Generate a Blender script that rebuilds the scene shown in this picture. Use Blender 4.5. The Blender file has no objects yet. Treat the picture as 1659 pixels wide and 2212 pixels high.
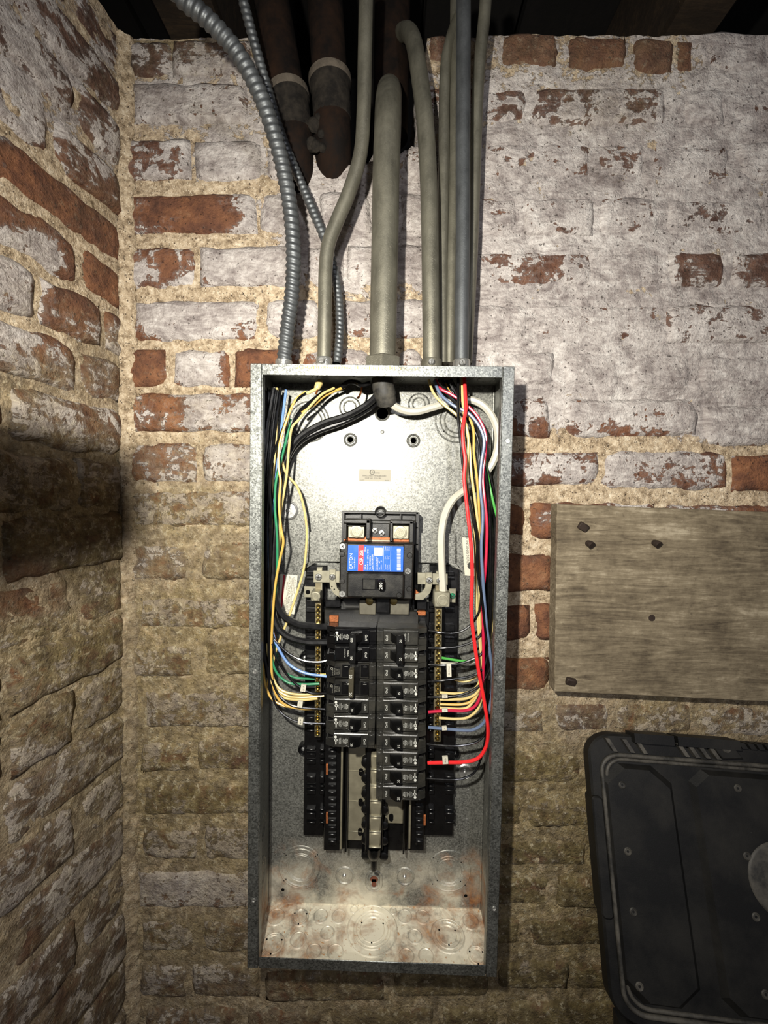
import bpy, bmesh, math, random
import numpy as np
from mathutils import Vector, Matrix, noise

random.seed(7)
rng = np.random.RandomState(7)
C = bpy.context.scene.collection
sc = bpy.context.scene
R = math.radians

# ------------------------------------------------------------------ camera
F, DCAM, PITCH, YAW, ROLL = 911.6, 0.6864, -0.0393, 0.0172, -0.0175
CX, CY = 829.5, 1106.0
MC = Matrix.Rotation(YAW, 3, 'Z') @ Matrix.Rotation(PITCH, 3, 'X') @ Matrix.Rotation(ROLL, 3, 'Y')
RIGHT, FWD, UP = (MC @ Vector((1, 0, 0)), MC @ Vector((0, 1, 0)), MC @ Vector((0, 0, 1)))
CAM = Vector((0, -DCAM, 0))
cd = bpy.data.cameras.new('camera')
cam = bpy.data.objects.new('camera', cd)
C.objects.link(cam)
mw = Matrix.Identity(4)
for i in range(3):
    mw[i][0], mw[i][1], mw[i][2], mw[i][3] = RIGHT[i], UP[i], -FWD[i], CAM[i]
cam.matrix_world = mw
cd.sensor_fit = 'VERTICAL'
cd.sensor_height = 24.0
cd.lens = F / 2212.0 * 24.0
cd.clip_start = 0.01
sc.camera = cam

# ------------------------------------------------------------------ world, light, exposure
wd = bpy.data.worlds.new('basement')
sc.world = wd
wd.use_nodes = True
wd.node_tree.nodes['Background'].inputs[0].default_value = (0.95, 0.93, 1.0, 1)
wd.node_tree.nodes['Background'].inputs[1].default_value = 0.13
sc.view_settings.view_transform = 'Standard'
sc.view_settings.look = 'None'
sc.view_settings.gamma = 1.0
sc.view_settings.use_curve_mapping = False
sc.view_settings.exposure = 0.0


def light(name, loc, power, radius, color):
    l = bpy.data.lights.new(name, 'POINT')
    l.energy, l.shadow_soft_size, l.color = power, radius, color
    o = bpy.data.objects.new(name, l)
    o.location = loc
    C.objects.link(o)
    return o


key = light('phone_light', (-0.115, -0.70, 0.150), 56.0, 0.012, (1.0, 0.955, 0.86))
key.data.type = 'SPOT'                     # a phone torch: bright in the middle, fading outwards
key.data.spot_size = R(148)
key.data.spot_blend = 1.0
key.rotation_euler = (Vector((0.03, 0.0, 0.03)) - key.location).to_track_quat('-Z', 'Y').to_euler()
light('fill_light', (0.35, -1.9, 0.45), 30.0, 0.06, (0.93, 0.93, 1.0))  # added unseen lamp behind the camera, fills in the soft ambient light


# ------------------------------------------------------------------ pixel helpers
def ray(u, v):
    return RIGHT * ((u - CX) / F) + FWD - UP * ((v - CY) / F)


def at(u, v, h=0.0):                     # point seen at (u,v) on the vertical plane h in front of the wall
    d = ray(u, v)
    return CAM + d * ((-h - CAM.y) / d.y)


def at_z(u, v, z):                       # ... on a level plane
    d = ray(u, v)
    return CAM + d * ((z - CAM.z) / d.z)


def at_x(u, v, x):                       # ... on a plane square to X
    d = ray(u, v)
    return CAM + d * ((x - CAM.x) / d.x)


def proj(p):
    q = Vector(p) - CAM
    return CX + F * q.dot(RIGHT) / q.dot(FWD), CY - F * q.dot(UP) / q.dot(FWD)


WY = 0.010                               # face of the back wall
XC = sum(at(u, v, -WY).x for u, v in ((266, 300), (272, 1000), (282, 1800))) / 3
SPLAY = R(9.0)
LD = Vector((-math.sin(SPLAY), -math.cos(SPLAY), 0))     # along the left wall, towards the viewer
LN = Vector((math.cos(SPLAY), -math.sin(SPLAY), 0))      # its outward normal
L0 = Vector((XC, WY, 0))


def at_l(u, v, off=0.0):
    d = ray(u, v)
    return CAM + d * ((L0 + LN * off - CAM).dot(LN) / d.dot(LN))


# ------------------------------------------------------------------ mesh builder
def lin(c):
    r = []
    for x in c[:3]:
        x /= 255.0
        r.append(x / 12.92 if x <= 0.04045 else ((x + 0.055) / 1.055) ** 2.4)
    return (r[0], r[1], r[2], 1.0)


_boxes = {}


class B:
    def __init__(s):
        s.v, s.f, s.mi, s.cur = [], [], [], 0

    def add(s, vs, fs):
        o = len(s.v)
        s.v += [Vector(p) for p in vs]
        s.f += [tuple(i + o for i in f) for f in fs]
        s.mi += [s.cur] * len(fs)
        return s

    def box(s, x0, x1, y0, y1, z0, z1, b=0.0, M=None):
        x0, x1 = min(x0, x1), max(x0, x1)
        y0, y1 = min(y0, y1), max(y0, y1)
        z0, z1 = min(z0, z1), max(z0, z1)
        c = Vector(((x0 + x1) / 2, (y0 + y1) / 2, (z0 + z1) / 2))
        e = ((x1 - x0) / 2, (y1 - y0) / 2, (z1 - z0) / 2)
        b = min(b, min(e) * 0.9)
        vs, fs = [], []
        if b <= 0:
            for i in (-1, 1):
                for j in (-1, 1):
                    for k in (-1, 1):
                        vs.append(Vector((i * e[0], j * e[1], k * e[2])))
            fs = [(0, 1, 3, 2), (4, 6, 7, 5), (0, 4, 5, 1), (2, 3, 7, 6), (0, 2, 6, 4), (1, 5, 7, 3)]
        else:
            idx = {}
            for i in (-1, 1):
                for j in (-1, 1):
                    for k in (-1, 1):
                        for a in range(3):          # a = axis whose face holds the vertex
                            q = [i * (e[0] - b), j * (e[1] - b), k * (e[2] - b)]
                            q[a] = (i, j, k)[a] * e[a]
                            idx[(i, j, k, a)] = len(vs)
                            vs.append(Vector(q))
            S = (-1, 1)
            for a in range(3):
                o1, o2 = (a + 1) % 3, (a + 2) % 3
                for sg in S:
                    q = []
                    for (p1, p2) in ((-1, -1), (1, -1), (1, 1), (-1, 1)):
                        t = [0, 0, 0]
                        t[a], t[o1], t[o2] = sg, p1, p2
                        q.append(idx[(t[0], t[1], t[2], a)])
                    fs.append(tuple(q if sg > 0 else q[::-1]))
                for p1 in S:
                    for p2 in S:
                        t0, t1 = [0, 0, 0], [0, 0, 0]
                        t0[a], t0[o1], t0[o2] = -1, p1, p2
                        t1[a], t1[o1], t1[o2] = 1, p1, p2
                        q = (idx[(*t0, o1)], idx[(*t1, o1)], idx[(*t1, o2)], idx[(*t0, o2)])
                        fs.append(q if p1 * p2 < 0 else q[::-1])
            for i in S:
                for j in S:
                    for k in S:
                        q = (idx[(i, j, k, 0)], idx[(i, j, k, 1)], idx[(i, j, k, 2)])
                        fs.append(q if i * j * k > 0 else q[::-1])
        if M is None:
            return s.add([p + c for p in vs], fs)
        return s.add([M @ (p + c) for p in vs], fs)

    def tube(s, pts, r, seg=10, cap=True):
        pts = [Vector(p) for p in pts]
        n = len(pts)
        rs = r if isinstance(r, (list, tuple)) else [r] * n
        t0 = (pts[1] - pts[0]).normalized()
        nrm = t0.orthogonal().normalized()
        vs, fs = [], []
        for i in range(n):
            t = (pts[min(i + 1, n - 1)] - pts[max(i - 1, 0)]).normalized()
            nrm = (nrm - t * nrm.dot(t)).normalized()
            bn = t.cross(nrm)
            for k in range(seg):
                a = 2 * math.pi * k / seg
                vs.append(pts[i] + (nrm * math.cos(a) + bn * math.sin(a)) * rs[i])
        for i in range(n - 1):
            for k in range(seg):
                k2 = (k + 1) % seg
                fs.append((i * seg + k, i * seg + k2, (i + 1) * seg + k2, (i + 1) * seg + k))
        if cap:
            fs.append(tuple(range(seg))[::-1])
            fs.append(tuple((n - 1) * seg + k for k in range(seg)))
        return s.add(vs, fs)

    def cyl(s, p0, p1, r0, r1=None, seg=16):
        return s.tube([p0, p1], [r0, r0 if r1 is None else r1], seg)

    def lathe(s, c, ax, prof, seg=24, squash=1.0, cap=True):
        """prof: (radius, height along ax) from the rim inwards or outwards"""
        c, ax = Vector(c), Vector(ax).normalized()
        a1 = Vector((1, 0, 0)) if abs(ax.x) < 0.9 else Vector((0, 1, 0))
        a1 = (a1 - ax * a1.dot(ax)).normalized()
        a2 = ax.cross(a1)
        vs, fs = [], []
        for (r, h) in prof:
            for k in range(seg):
                a = 2 * math.pi * k / seg
                vs.append(c + (a1 * math.cos(a) + a2 * math.sin(a) * squash) * r + ax * h)
        for i in range(len(prof) - 1):
            for k in range(seg):
                k2 = (k + 1) % seg
                fs.append((i * seg + k, i * seg + k2, (i + 1) * seg + k2, (i + 1) * seg + k))
        if cap and prof[-1][0] > 0:
            fs.append(tuple((len(prof) - 1) * seg + k for k in range(seg)))
        return s.add(vs, fs)

    def prism(s, poly, y0, y1, bev=0.0):
        """poly: (x,z) outline counter-clockwise seen from the viewer; y0 back, y1 front (smaller y)"""
        n = len(poly)
        vs = [Vector((x, y0, z)) for x, z in poly] + [Vector((x, y1 + bev, z)) for x, z in poly]
        fs = [tuple(range(n))[::-1]]
        fs += [(i, (i + 1) % n, n + (i + 1) % n, n + i) for i in range(n)]
        if bev > 0:
            cx = sum(p[0] for p in poly) / n
            cz = sum(p[1] for p in poly) / n
            ins = []
            for i in range(n):
                a, p, b = (Vector((*poly[i - 1], 0)), Vector((*poly[i], 0)), Vector((*poly[(i + 1) % n], 0)))
                d1, d2 = (p - a).normalized(), (b - p).normalized()
                n1, n2 = Vector((-d1.y, d1.x, 0)), Vector((-d2.y, d2.x, 0))
                m = (n1 + n2)
                m = m / max(0.3, m.dot(n1)) if m.length > 1e-6 else n1
                ins.append(p + m * bev)
            vs += [Vector((p.x, y1, p.y)) for p in ins]
            fs += [(n + i, n + (i + 1) % n, 2 * n + (i + 1) % n, 2 * n + i) for i in range(n)]
            fs.append(tuple(2 * n + i for i in range(n)))
        else:
            fs.append(tuple(n + i for i in range(n)))
        return s.add(vs, fs)

    def text(s, txt, size, c, rot=0.0, align='CENTER', y=None, sx=1.0):
        """flat lettering facing the viewer (-Y); c=(x,y,z) its centre; rot in the XZ plane"""
        vs, fs = glyphs(txt)
        if not vs:
            return s
        xs = [p[0] for p in vs]
        w0, w1 = min(xs), max(xs)
        ox = (w0 + w1) / 2 if align == 'CENTER' else (w0 if align == 'LEFT' else w1)
        ca, sa = math.cos(rot), math.sin(rot)
        out = []
        for (px, py) in vs:
            a, b = (px - ox) * size * sx, (py - 0.34) * size
            out.append((c[0] + a * ca - b * sa, c[1], c[2] + a * sa + b * ca))
        return s.add(out, fs)

    def out(s, name, mat, parent=None, smooth=True, sharp=38):
        m = bpy.data.meshes.new(name)
        off = Vector((0, 0, 0))
        if parent is not None:
            off = abs_loc(parent)
        m.from_pydata([p - off for p in s.v], [], s.f)
        mats = mat if isinstance(mat, (list, tuple)) else [mat]
        for q in mats:
            m.materials.append(q)
        if len(mats) > 1:
            m.polygons.foreach_set('material_index', s.mi)
        if smooth:
            m.polygons.foreach_set('use_smooth', [True] * len(m.polygons))
            m.set_sharp_from_angle(angle=R(sharp))
        m.update()
        o = bpy.data.objects.new(name, m)
        C.objects.link(o)
        if parent is not None:
            o.parent = parent
        return o


def abs_loc(o):
    l = Vector((0, 0, 0))
    while o is not None:
        l += o.location
        o = o.parent
    return l


_gl = {}


def glyphs(txt):
    if txt not in _gl:
        cu = bpy.data.curves.new('lettering', 'FONT')
        cu.body = txt
        cu.size = 1.0
        cu.resolution_u = 2
        cu.fill_mode = 'FRONT'
        ob = bpy.data.objects.new('lettering', cu)
        C.objects.link(ob)
        me = bpy.data.meshes.new_from_object(ob)
        vs = [(p.co.x, p.co.y) for p in me.vertices]
        fs = []
        for p in me.polygons:
            q = list(p.vertices)
            a = sum(vs[q[i]][0] * vs[q[(i + 1) % len(q)]][1] - vs[q[(i + 1) % len(q)]][0] * vs[q[i]][1] for i in range(len(q)))
            fs.append(tuple(q if a > 0 else q[::-1]))
        _gl[txt] = (vs, fs)
        bpy.data.objects.remove(ob)
        bpy.data.curves.remove(cu)
        bpy.data.meshes.remove(me)
    return _gl[txt]


def thing(name, label, cat, loc=(0, 0, 0), group=None):
    o = bpy.data.objects.new(name, None)
    o.empty_display_size = 0.02
    C.objects.link(o)
    o.location = loc
    o['label'], o['category'] = label, cat
    if group:
        o['group'] = group
    return o


def tag(o, label, cat, group=None):
    o['label'], o['category'] = label, cat
    if group:
        o['group'] = group
    return o


def spline(pts, n=8):
    """Catmull-Rom through points of any dimension"""
    P = [np.array(p, float) for p in pts]
    P = [2 * P[0] - P[1]] + P + [2 * P[-1] - P[-2]]
    out = []
    for i in range(1, len(P) - 2):
        for k in range(n):
            t = k / n
            a, b, c, d = P[i - 1], P[i], P[i + 1], P[i + 2]
            out.append(0.5 * (2 * b + (c - a) * t + (2 * a - 5 * b + 4 * c - d) * t * t + (3 * b - a - 3 * c + d) * t ** 3))
    out.append(P[-2])
    return out


def path(pts, n=8, h=None):
    """pixel path [(u,v[,h])] -> world points, smoothed in the world"""
    w = [at(p[0], p[1], p[2] if len(p) > 2 else h) for p in pts]
    return [Vector(p) for p in spline(w, n)]


# ------------------------------------------------------------------ materials
def new_mat(name):
    m = bpy.data.materials.new(name)
    m.use_nodes = True
    nt = m.node_tree
    return m, nt, nt.nodes['Principled BSDF']


class G:
    """tiny node-graph helper"""
    def __init__(s, nt):
        s.nt = nt

    def n(s, t, **kw):
        nd = s.nt.nodes.new(t)
        for k, v in kw.items():
            setattr(nd, k, v)
        return nd

    def link(s, a, b):
        s.nt.links.new(a, b)

    def put(s, sock, val):
        if hasattr(val, 'is_output'):
            s.link(val, sock)
        else:
            sock.default_value = val

    def math(s, op, a, b=0.5, c=None, clamp=False):
        nd = s.n('ShaderNodeMath', operation=op, use_clamp=clamp)
        s.put(nd.inputs[0], a)
        s.put(nd.inputs[1], b)
        if c is not None:
            s.put(nd.inputs[2], c)
        return nd.outputs[0]

    def pos(s):
        return s.n('ShaderNodeNewGeometry').outputs['Position']

    def objco(s):
        return s.n('ShaderNodeTexCoord').outputs['Object']

    def scale(s, vec, xyz):
        nd = s.n('ShaderNodeVectorMath', operation='MULTIPLY')
        s.link(vec, nd.inputs[0])
        nd.inputs[1].default_value = xyz
        return nd.outputs[0]

    def noise(s, vec, sc_, det=4, rough=0.55, dist=0.0):
        nd = s.n('ShaderNodeTexNoise')
        s.link(vec, nd.inputs['Vector'])
        nd.inputs['Scale'].default_value = sc_
        nd.inputs['Detail'].default_value = det
        nd.inputs['Roughness'].default_value = rough
        nd.inputs['Distortion'].default_value = dist
        return nd.outputs[0]

    def vor(s, vec, sc_, out='Distance', feat='F1'):
        nd = s.n('ShaderNodeTexVoronoi', feature=feat)
        s.link(vec, nd.inputs['Vector'])
        nd.inputs['Scale'].default_value = sc_
        return nd.outputs[out]

    def rng(s, x, a, b, c=0.0, d=1.0, smooth=False):
        nd = s.n('ShaderNodeMapRange', interpolation_type='SMOOTHSTEP' if smooth else 'LINEAR')
        s.put(nd.inputs[0], x)
        s.put(nd.inputs[1], a)
        s.put(nd.inputs[2], b)
        s.put(nd.inputs[3], c)
        s.put(nd.inputs[4], d)
        return nd.outputs[0]

    def ramp(s, x, stops):
        nd = s.n('ShaderNodeValToRGB')
        el = nd.color_ramp.elements
        while len(el) < len(stops):
            el.new(0.5)
        for e, (p, c) in zip(el, stops):
            e.position, e.color = p, lin(c)
        s.put(nd.inputs[0], x)
        return nd.outputs[0]

    def mix(s, f, a, b, mode='MIX'):
        nd = s.n('ShaderNodeMix', data_type='RGBA', blend_type=mode)
        s.put(nd.inputs[0], f)
        s.put(nd.inputs[6], a)
        s.put(nd.inputs[7], b)
        return nd.outputs[2]

    def sep(s, c):
        nd = s.n('ShaderNodeSeparateColor')
        s.link(c, nd.inputs[0])
        return nd.outputs

    def sepxyz(s, c):
        nd = s.n('ShaderNodeSeparateXYZ')
        s.link(c, nd.inputs[0])
        return nd.outputs

    def bump(s, h, dist, strength=1.0):
        nd = s.n('ShaderNodeBump')
        nd.inputs['Distance'].default_value = dist
        nd.inputs['Strength'].default_value = strength
        s.link(h, nd.inputs['Height'])
        return nd.outputs[0]


def blob_(g, p):
    return g.noise(p, 11, 4, 0.6, 0.3)


def masonry(name, kind):
    m, nt, bs = new_mat(name)
    g = G(nt)
    p = g.pos()
    at_ = g.n('ShaderNodeAttribute', attribute_name='wear')
    paint, grime_warmlight, tone = g.sep(at_.outputs['Color'])[:3]
    n1 = g.noise(p, 30, 10, 0.68, 0.5)
    n2 = g.noise(p, 120, 6, 0.6)
    st = g.noise(g.scale(p, (9, 9, 75)), 1.0, 5, 0.6, 1.2)
    big = g.noise(p, 9, 4, 0.5)
    nm = g.math('ADD', g.math('MULTIPLY', n1, 0.62), g.math('ADD', g.math('MULTIPLY', n2, 0.2), g.math('MULTIPLY', st, 0.18)))
    thr = g.rng(paint, 0.0, 1.0, 0.70, 0.31)
    diff = g.math('SUBTRACT', nm, thr)
    chips = g.math('MULTIPLY', g.rng(g.noise(p, 58, 7, 0.66, 0.3), 0.60, 0.66), g.rng(blob_(g, p), 0.44, 0.56), clamp=True)
    diff = g.math('SUBTRACT', diff, g.math('MULTIPLY', chips, g.rng(paint, 0.95, 0.6, 0.10, 0.16)))
    mask = g.rng(diff, -0.008, 0.012, 0, 1, True)
    if kind == 'brick':
        c1 = g.ramp(g.noise(p, 34, 7, 0.7), [(0.28, (56, 37, 29)), (0.44, (96, 62, 45)), (0.60, (124, 82, 55)), (0.78, (146, 108, 80))])
        c2 = g.ramp(g.noise(p, 40, 7, 0.7), [(0.3, (46, 37, 33)), (0.5, (80, 58, 50)), (0.7, (110, 82, 68))])
        base = g.mix(tone, c2, c1)
        base = g.mix(g.rng(n2, 0.58, 0.7), base, lin((60, 38, 30)))
    else:
        base = g.ramp(g.noise(p, 85, 8, 0.75), [(0.34, (92, 77, 60)), (0.44, (146, 128, 104)), (0.54, (180, 162, 136)), (0.68, (208, 195, 172))])
        sp = g.vor(p, 210)
        base = g.mix(g.math('MULTIPLY', g.rng(sp, 0.24, 0.18), g.rng(g.noise(p, 60, 2), 0.5, 0.58)), base, lin((66, 54, 44)))
        spw = g.vor(g.scale(p, (1.1, 1.3, 0.9)), 260)
        base = g.mix(g.math('MULTIPLY', g.rng(spw, 0.22, 0.15), 0.7), base, lin((226, 214, 190)))
    blo = g.noise(p, 13, 6, 0.62, 0.6)
    arcs = g.noise(g.scale(p, (22, 22, 60)), 1.0, 6, 0.66, 2.5)
    wcol = g.ramp(g.math('ADD', g.math('MULTIPLY', blo, 0.34), g.math('ADD', g.math('MULTIPLY', arcs, 0.32), g.math('MULTIPLY', g.noise(p, 62, 8, 0.76), 0.34))),
                  [(0.38, (88, 83, 83)), (0.45, (134, 129, 127)), (0.51, (172, 167, 163)), (0.57, (204, 200, 195)), (0.66, (236, 233, 227))])
    wcol = g.mix(g.math('MULTIPLY', g.rng(diff, 0.05, 0.0), 0.8), wcol, lin((206, 200, 194)))     # the flaking edge is the freshest
    # crust over the lower brickwork: grey-brown to olive, partly the warm light's colour
    cr = g.noise(p, 30, 9, 0.68, 0.5)
    cn = g.math('ADD', g.math('MULTIPLY', g.noise(p, 75, 7, 0.72), 0.6), g.math('MULTIPLY', g.noise(g.scale(p, (30, 30, 110)), 1.0, 6, 0.7, 1.0), 0.4))
    c_grey = g.ramp(cn, [(0.36, (62, 52, 44)), (0.46, (98, 86, 74)), (0.55, (124, 112, 97)), (0.66, (172, 160, 140))])
    c_oliv = g.ramp(cn, [(0.36, (58, 50, 34)), (0.46, (98, 87, 60)), (0.55, (126, 115, 86)), (0.66, (182, 171, 138))])
    crust = g.mix(g.rng(grime_warmlight, 0.55, 0.9), c_grey, c_oliv)
    crust = g.mix(1.0, crust, g.rng(tone, 0.0, 0.7, 0.62, 1.0), 'MULTIPLY')
    crm = g.math('MULTIPLY', g.rng(cr, 0.36, 0.48, 0, 1, True), g.rng(grime_warmlight, 0.25, 0.65), clamp=True)
    base = g.mix(g.math('MULTIPLY', crm, 0.9 if kind == 'brick' else 0.62), base, crust)
    wcol = g.mix(1.0, wcol, g.mix(g.rng(grime_warmlight, 0.3, 0.9), lin((255, 255, 255)), lin((206, 200, 186))), 'MULTIPLY')
    col = g.mix(mask, base, wcol)
    # worn-through thin film beside the whitewash
    film = g.rng(diff, -0.06, 0.0)
    col = g.mix(g.math('MULTIPLY', film, 0.30), col, lin((148, 132, 124)))
    # pits and flecks
    pit = g.math('MULTIPLY', g.rng(g.noise(p, 190, 3, 0.5), 0.66, 0.72), 0.75)
    col = g.mix(pit, col, lin((52, 42, 36)))
    # olive grime and soot, tinted with the warm lower light
    gm = g.math('MULTIPLY', grime_warmlight, g.rng(g.noise(p, 16, 7, 0.65), 0.25, 0.62, 0.45, 1.0), clamp=True)
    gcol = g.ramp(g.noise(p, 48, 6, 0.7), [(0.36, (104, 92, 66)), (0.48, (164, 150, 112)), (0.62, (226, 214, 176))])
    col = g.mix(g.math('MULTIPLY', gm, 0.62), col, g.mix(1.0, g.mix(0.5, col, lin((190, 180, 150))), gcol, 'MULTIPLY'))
    fl = g.math('MULTIPLY', g.rng(g.noise(p, 95, 7, 0.72), 0.56, 0.62), g.math('MULTIPLY', grime_warmlight, 0.5))
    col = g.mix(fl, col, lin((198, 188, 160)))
    dk = g.math('MULTIPLY', g.rng(g.noise(p, 70, 7, 0.7, 0.4), 0.43, 0.36), g.math('MULTIPLY', grime_warmlight, 0.6))
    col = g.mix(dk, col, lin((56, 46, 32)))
    nt.links.new(col, bs.inputs['Base Color'])
    bs.inputs['Roughness'].default_value = 0.88
    bs.inputs['Specular IOR Level'].default_value = 0.25
    h = g.math('ADD', g.math('MULTIPLY', mask, 0.22), g.math('ADD', g.math('MULTIPLY', n2, 0.9), g.math('MULTIPLY', n1, 0.6)))
    h = g.math('SUBTRACT', h, g.math('MULTIPLY', pit, 0.5))
    h = g.math('ADD', h, g.math('MULTIPLY', g.noise(p, 320, 4, 0.6), 0.45))
    nt.links.new(g.bump(h, 0.0055, 0.9), bs.inputs['Normal'])
    return m


def galvanised(name, base=(120, 120, 114), rough=(0.33, 0.40), rust_and_shine=False, spangle=True, dust=None, metallic=0.85):
    m, nt, bs = new_mat(name)
    g = G(nt)
    p = g.pos()
    bs.inputs['Metallic'].default_value = metallic
    v = g.vor(p, 520, 'Color')
    vr = g.sep(v)[0]
    n = g.noise(p, 30, 5, 0.6)
    fine = g.noise(p, 900, 2, 0.5)
    b = lin(base)
    k = g.math('ADD', g.math('MULTIPLY', vr, 0.75 if spangle else 0.05), g.rng(n, 0.3, 0.7, 0.36 if spangle else 0.7, 0.62 if spangle else 0.9))
    col = g.mix(1.0, b, k, 'MULTIPLY')
    ro = g.math('ADD', g.rng(n, 0.3, 0.7, rough[0], rough[1]), g.math('MULTIPLY', vr, 0.08 if spangle else 0.02))
    met = None
    if dust:
        d = g.rng(g.noise(g.scale(p, (1, 1, .35)), 60, 7, 0.65), 0.3, 0.7, 0.2, 0.5)
        col = g.mix(d, col, lin(dust))
        ro = g.math('ADD', ro, g.math('MULTIPLY', d, 0.25))
        met = g.math('SUBTRACT', 1.0, g.math('MULTIPLY', d, 0.9))
    if rust_and_shine:
        z = g.sepxyz(p)[2]
        y = g.sepxyz(p)[1]
        low = g.math('MULTIPLY', g.rng(z, -0.575, -0.680, 0.0, 1.0), g.rng(z, -0.690, -0.6915, 1.0, 1.25))
        flo = g.rng(z, -0.688, -0.6925, 0, 1)
        nr = g.noise(p, 22, 7, 0.65, 0.6)
        nf = g.noise(p, 150, 5, 0.7)
        x = g.sepxyz(p)[0]
        side = g.rng(g.math('ABSOLUTE', g.math('SUBTRACT', x, -0.02)), 0.015, 0.15, 0.0, 0.11)
        r1 = g.rng(g.math('ADD', g.math('ADD', nr, g.math('MULTIPLY', low, 0.10)), side), 0.64, 0.84, 0, 0.8)
        r1 = g.math('MULTIPLY', r1, g.rng(low, 0.02, 0.4))
        spk = g.math('MULTIPLY', g.rng(nf, 0.60, 0.66), flo)
        rcol = g.ramp(nf, [(0.3, (74, 36, 10)), (0.5, (140, 82, 24)), (0.7, (172, 118, 54))])
        bl = g.math('MULTIPLY', g.rng(g.noise(p, 12, 4, 0.6), 0.38, 0.60), g.math('MULTIPLY', low, 0.75))
        bl = g.math('MAXIMUM', bl, g.math('MULTIPLY', flo, g.rng(g.noise(p, 60, 6, 0.7), 0.36, 0.5, 0.45, 0.9)))
        col = g.mix(bl, col, lin((232, 225, 204)))  # pale box-floor colour stands in for the lamp's reflection there
        rm = g.math('MAXIMUM', r1, g.math('MULTIPLY', spk, 0.9))
        col = g.mix(rm, col, rcol)
        met = g.math('MULTIPLY', metallic, g.math('SUBTRACT', 1.0, g.math('MAXIMUM', rm, g.math('MULTIPLY', bl, 0.7))))
        ro = g.math('ADD', ro, g.math('MULTIPLY', rm, 0.3))
    nt.links.new(col, bs.inputs['Base Color'])
    nt.links.new(ro, bs.inputs['Roughness'])
    if met is not None:
        nt.links.new(met, bs.inputs['Metallic'])
    h = g.math('ADD', g.math('MULTIPLY', fine, 0.5), g.math('MULTIPLY', vr, 0.4))
    nt.links.new(g.bump(h, 0.00035, 0.5), bs.inputs['Normal'])
    return m


def plain(name, c, rough=0.5, metal=0.0, spec=0.5, var=0.12, bump=0.0, scale=90, coat=0.0):
    m, nt, bs = new_mat(name)
    g = G(nt)
    p = g.pos()
    n = g.noise(p, scale, 4, 0.6)
    col = g.mix(1.0, lin(c), g.rng(n, 0.3, 0.7, 1 - var, 1 + var), 'MULTIPLY')
    nt.links.new(col, bs.inputs['Base Color'])
    nt.links.new(g.rng(n, 0.3, 0.7, max(0.05, rough - 0.07), min(1, rough + 0.07)), bs.inputs['Roughness'])
    bs.inputs['Metallic'].default_value = metal
    bs.inputs['Specular IOR Level'].default_value = spec
    bs.inputs['Coat Weight'].default_value = coat
    if bump:
        nt.links.new(g.bump(g.noise(p, scale * 3, 5, 0.6), bump), bs.inputs['Normal'])
    return m


def dusty_black(name, c, dust, amt, rough=0.42, scale=40, spec=0.5):
    m, nt, bs = new_mat(name)
    g = G(nt)
    p = g.pos()
    n = g.noise(p, scale, 7, 0.65)
    f = g.math('MULTIPLY', g.rng(n, 0.4, 0.72), amt)
    nt.links.new(g.mix(f, lin(c), lin(dust)), bs.inputs['Base Color'])
    nt.links.new(g.math('ADD', g.math('MULTIPLY', f, 0.5), rough), bs.inputs['Roughness'])
    bs.inputs['Specular IOR Level'].default_value = spec
    nt.links.new(g.bump(g.noise(p, 700, 3, 0.5), 0.0002, 0.5), bs.inputs['Normal'])
    return m


def wood(name, stops, sx=(6, 60, 60), bump=0.0015):
    m, nt, bs = new_mat(name)
    g = G(nt)
    p = g.pos()
    gr = g.noise(g.scale(p, sx), 1.0, 8, 0.68, 1.5)
    bl = g.noise(p, 14, 5, 0.6)
    cr = g.noise(g.scale(p, (sx[0] * 2.2, sx[1] * 2.2, sx[2] * 2.2)), 1.0, 6, 0.7, 2.0)
    x = g.math('ADD', g.math('MULTIPLY', gr, 0.38), g.math('ADD', g.math('MULTIPLY', bl, 0.3), g.math('ADD', g.math('MULTIPLY', cr, 0.16), g.math('MULTIPLY', g.noise(p, 90, 6, 0.7), 0.16))))
    col = g.ramp(x, stops)
    sp = g.noise(p, 120, 5, 0.7)
    col = g.mix(g.rng(sp, 0.62, 0.7, 0, 0.5), col, stops_dark(stops))
    nt.links.new(col, bs.inputs['Base Color'])
    bs.inputs['Roughness'].default_value = 0.8
    bs.inputs['Specular IOR Level'].default_value = 0.3
    nt.links.new(g.bump(g.math('ADD', x, g.math('MULTIPLY', sp, 0.3)), bump), bs.inputs['Normal'])
    return m


def stops_dark(stops):
    return lin(stops[0][1])


M = {}
M['brick'] = masonry('painted_brick', 'brick')
M['mortar'] = masonry('sandy_mortar', 'mortar')
M['galv'] = galvanised('galvanised_sheet', rust_and_shine=True, metallic=0.52)
M['flange'] = galvanised('galvanised_flange', (132, 134, 130), (0.30, 0.42))
M['conduit'] = galvanised('dull_conduit_steel', (138, 135, 122), (0.30, 0.42), spangle=False, dust=(98, 95, 80))
M['flex'] = galvanised('flexible_conduit_steel', (104, 107, 109), (0.34, 0.46), spangle=False, dust=(70, 72, 72))
M['zinc'] = galvanised('bright_zinc', (200, 200, 196), (0.2, 0.34), spangle=False)
M['lug'] = plain('matt_aluminium_lug', (140, 136, 118), 0.45, 0.6, 0.5, 0.08)
M['tin'] = plain('tinned_bus_metal', (136, 130, 110), 0.5, 0.5, 0.5, 0.1)
M['bar'] = plain('dull_neutral_bar', (112, 104, 82), 0.45, 0.6)
M['shaded_metal'] = plain('shaded_terminal', (92, 88, 76), 0.5, 0.4)  # shade on the line terminals is put into this metal's colour
M['brass'] = plain('yellow_zinc_screw', (176, 158, 104), 0.25, 1.0)
M['green_screw'] = plain('green_screw_paint', (20, 112, 78), 0.35, 0.3)
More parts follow.
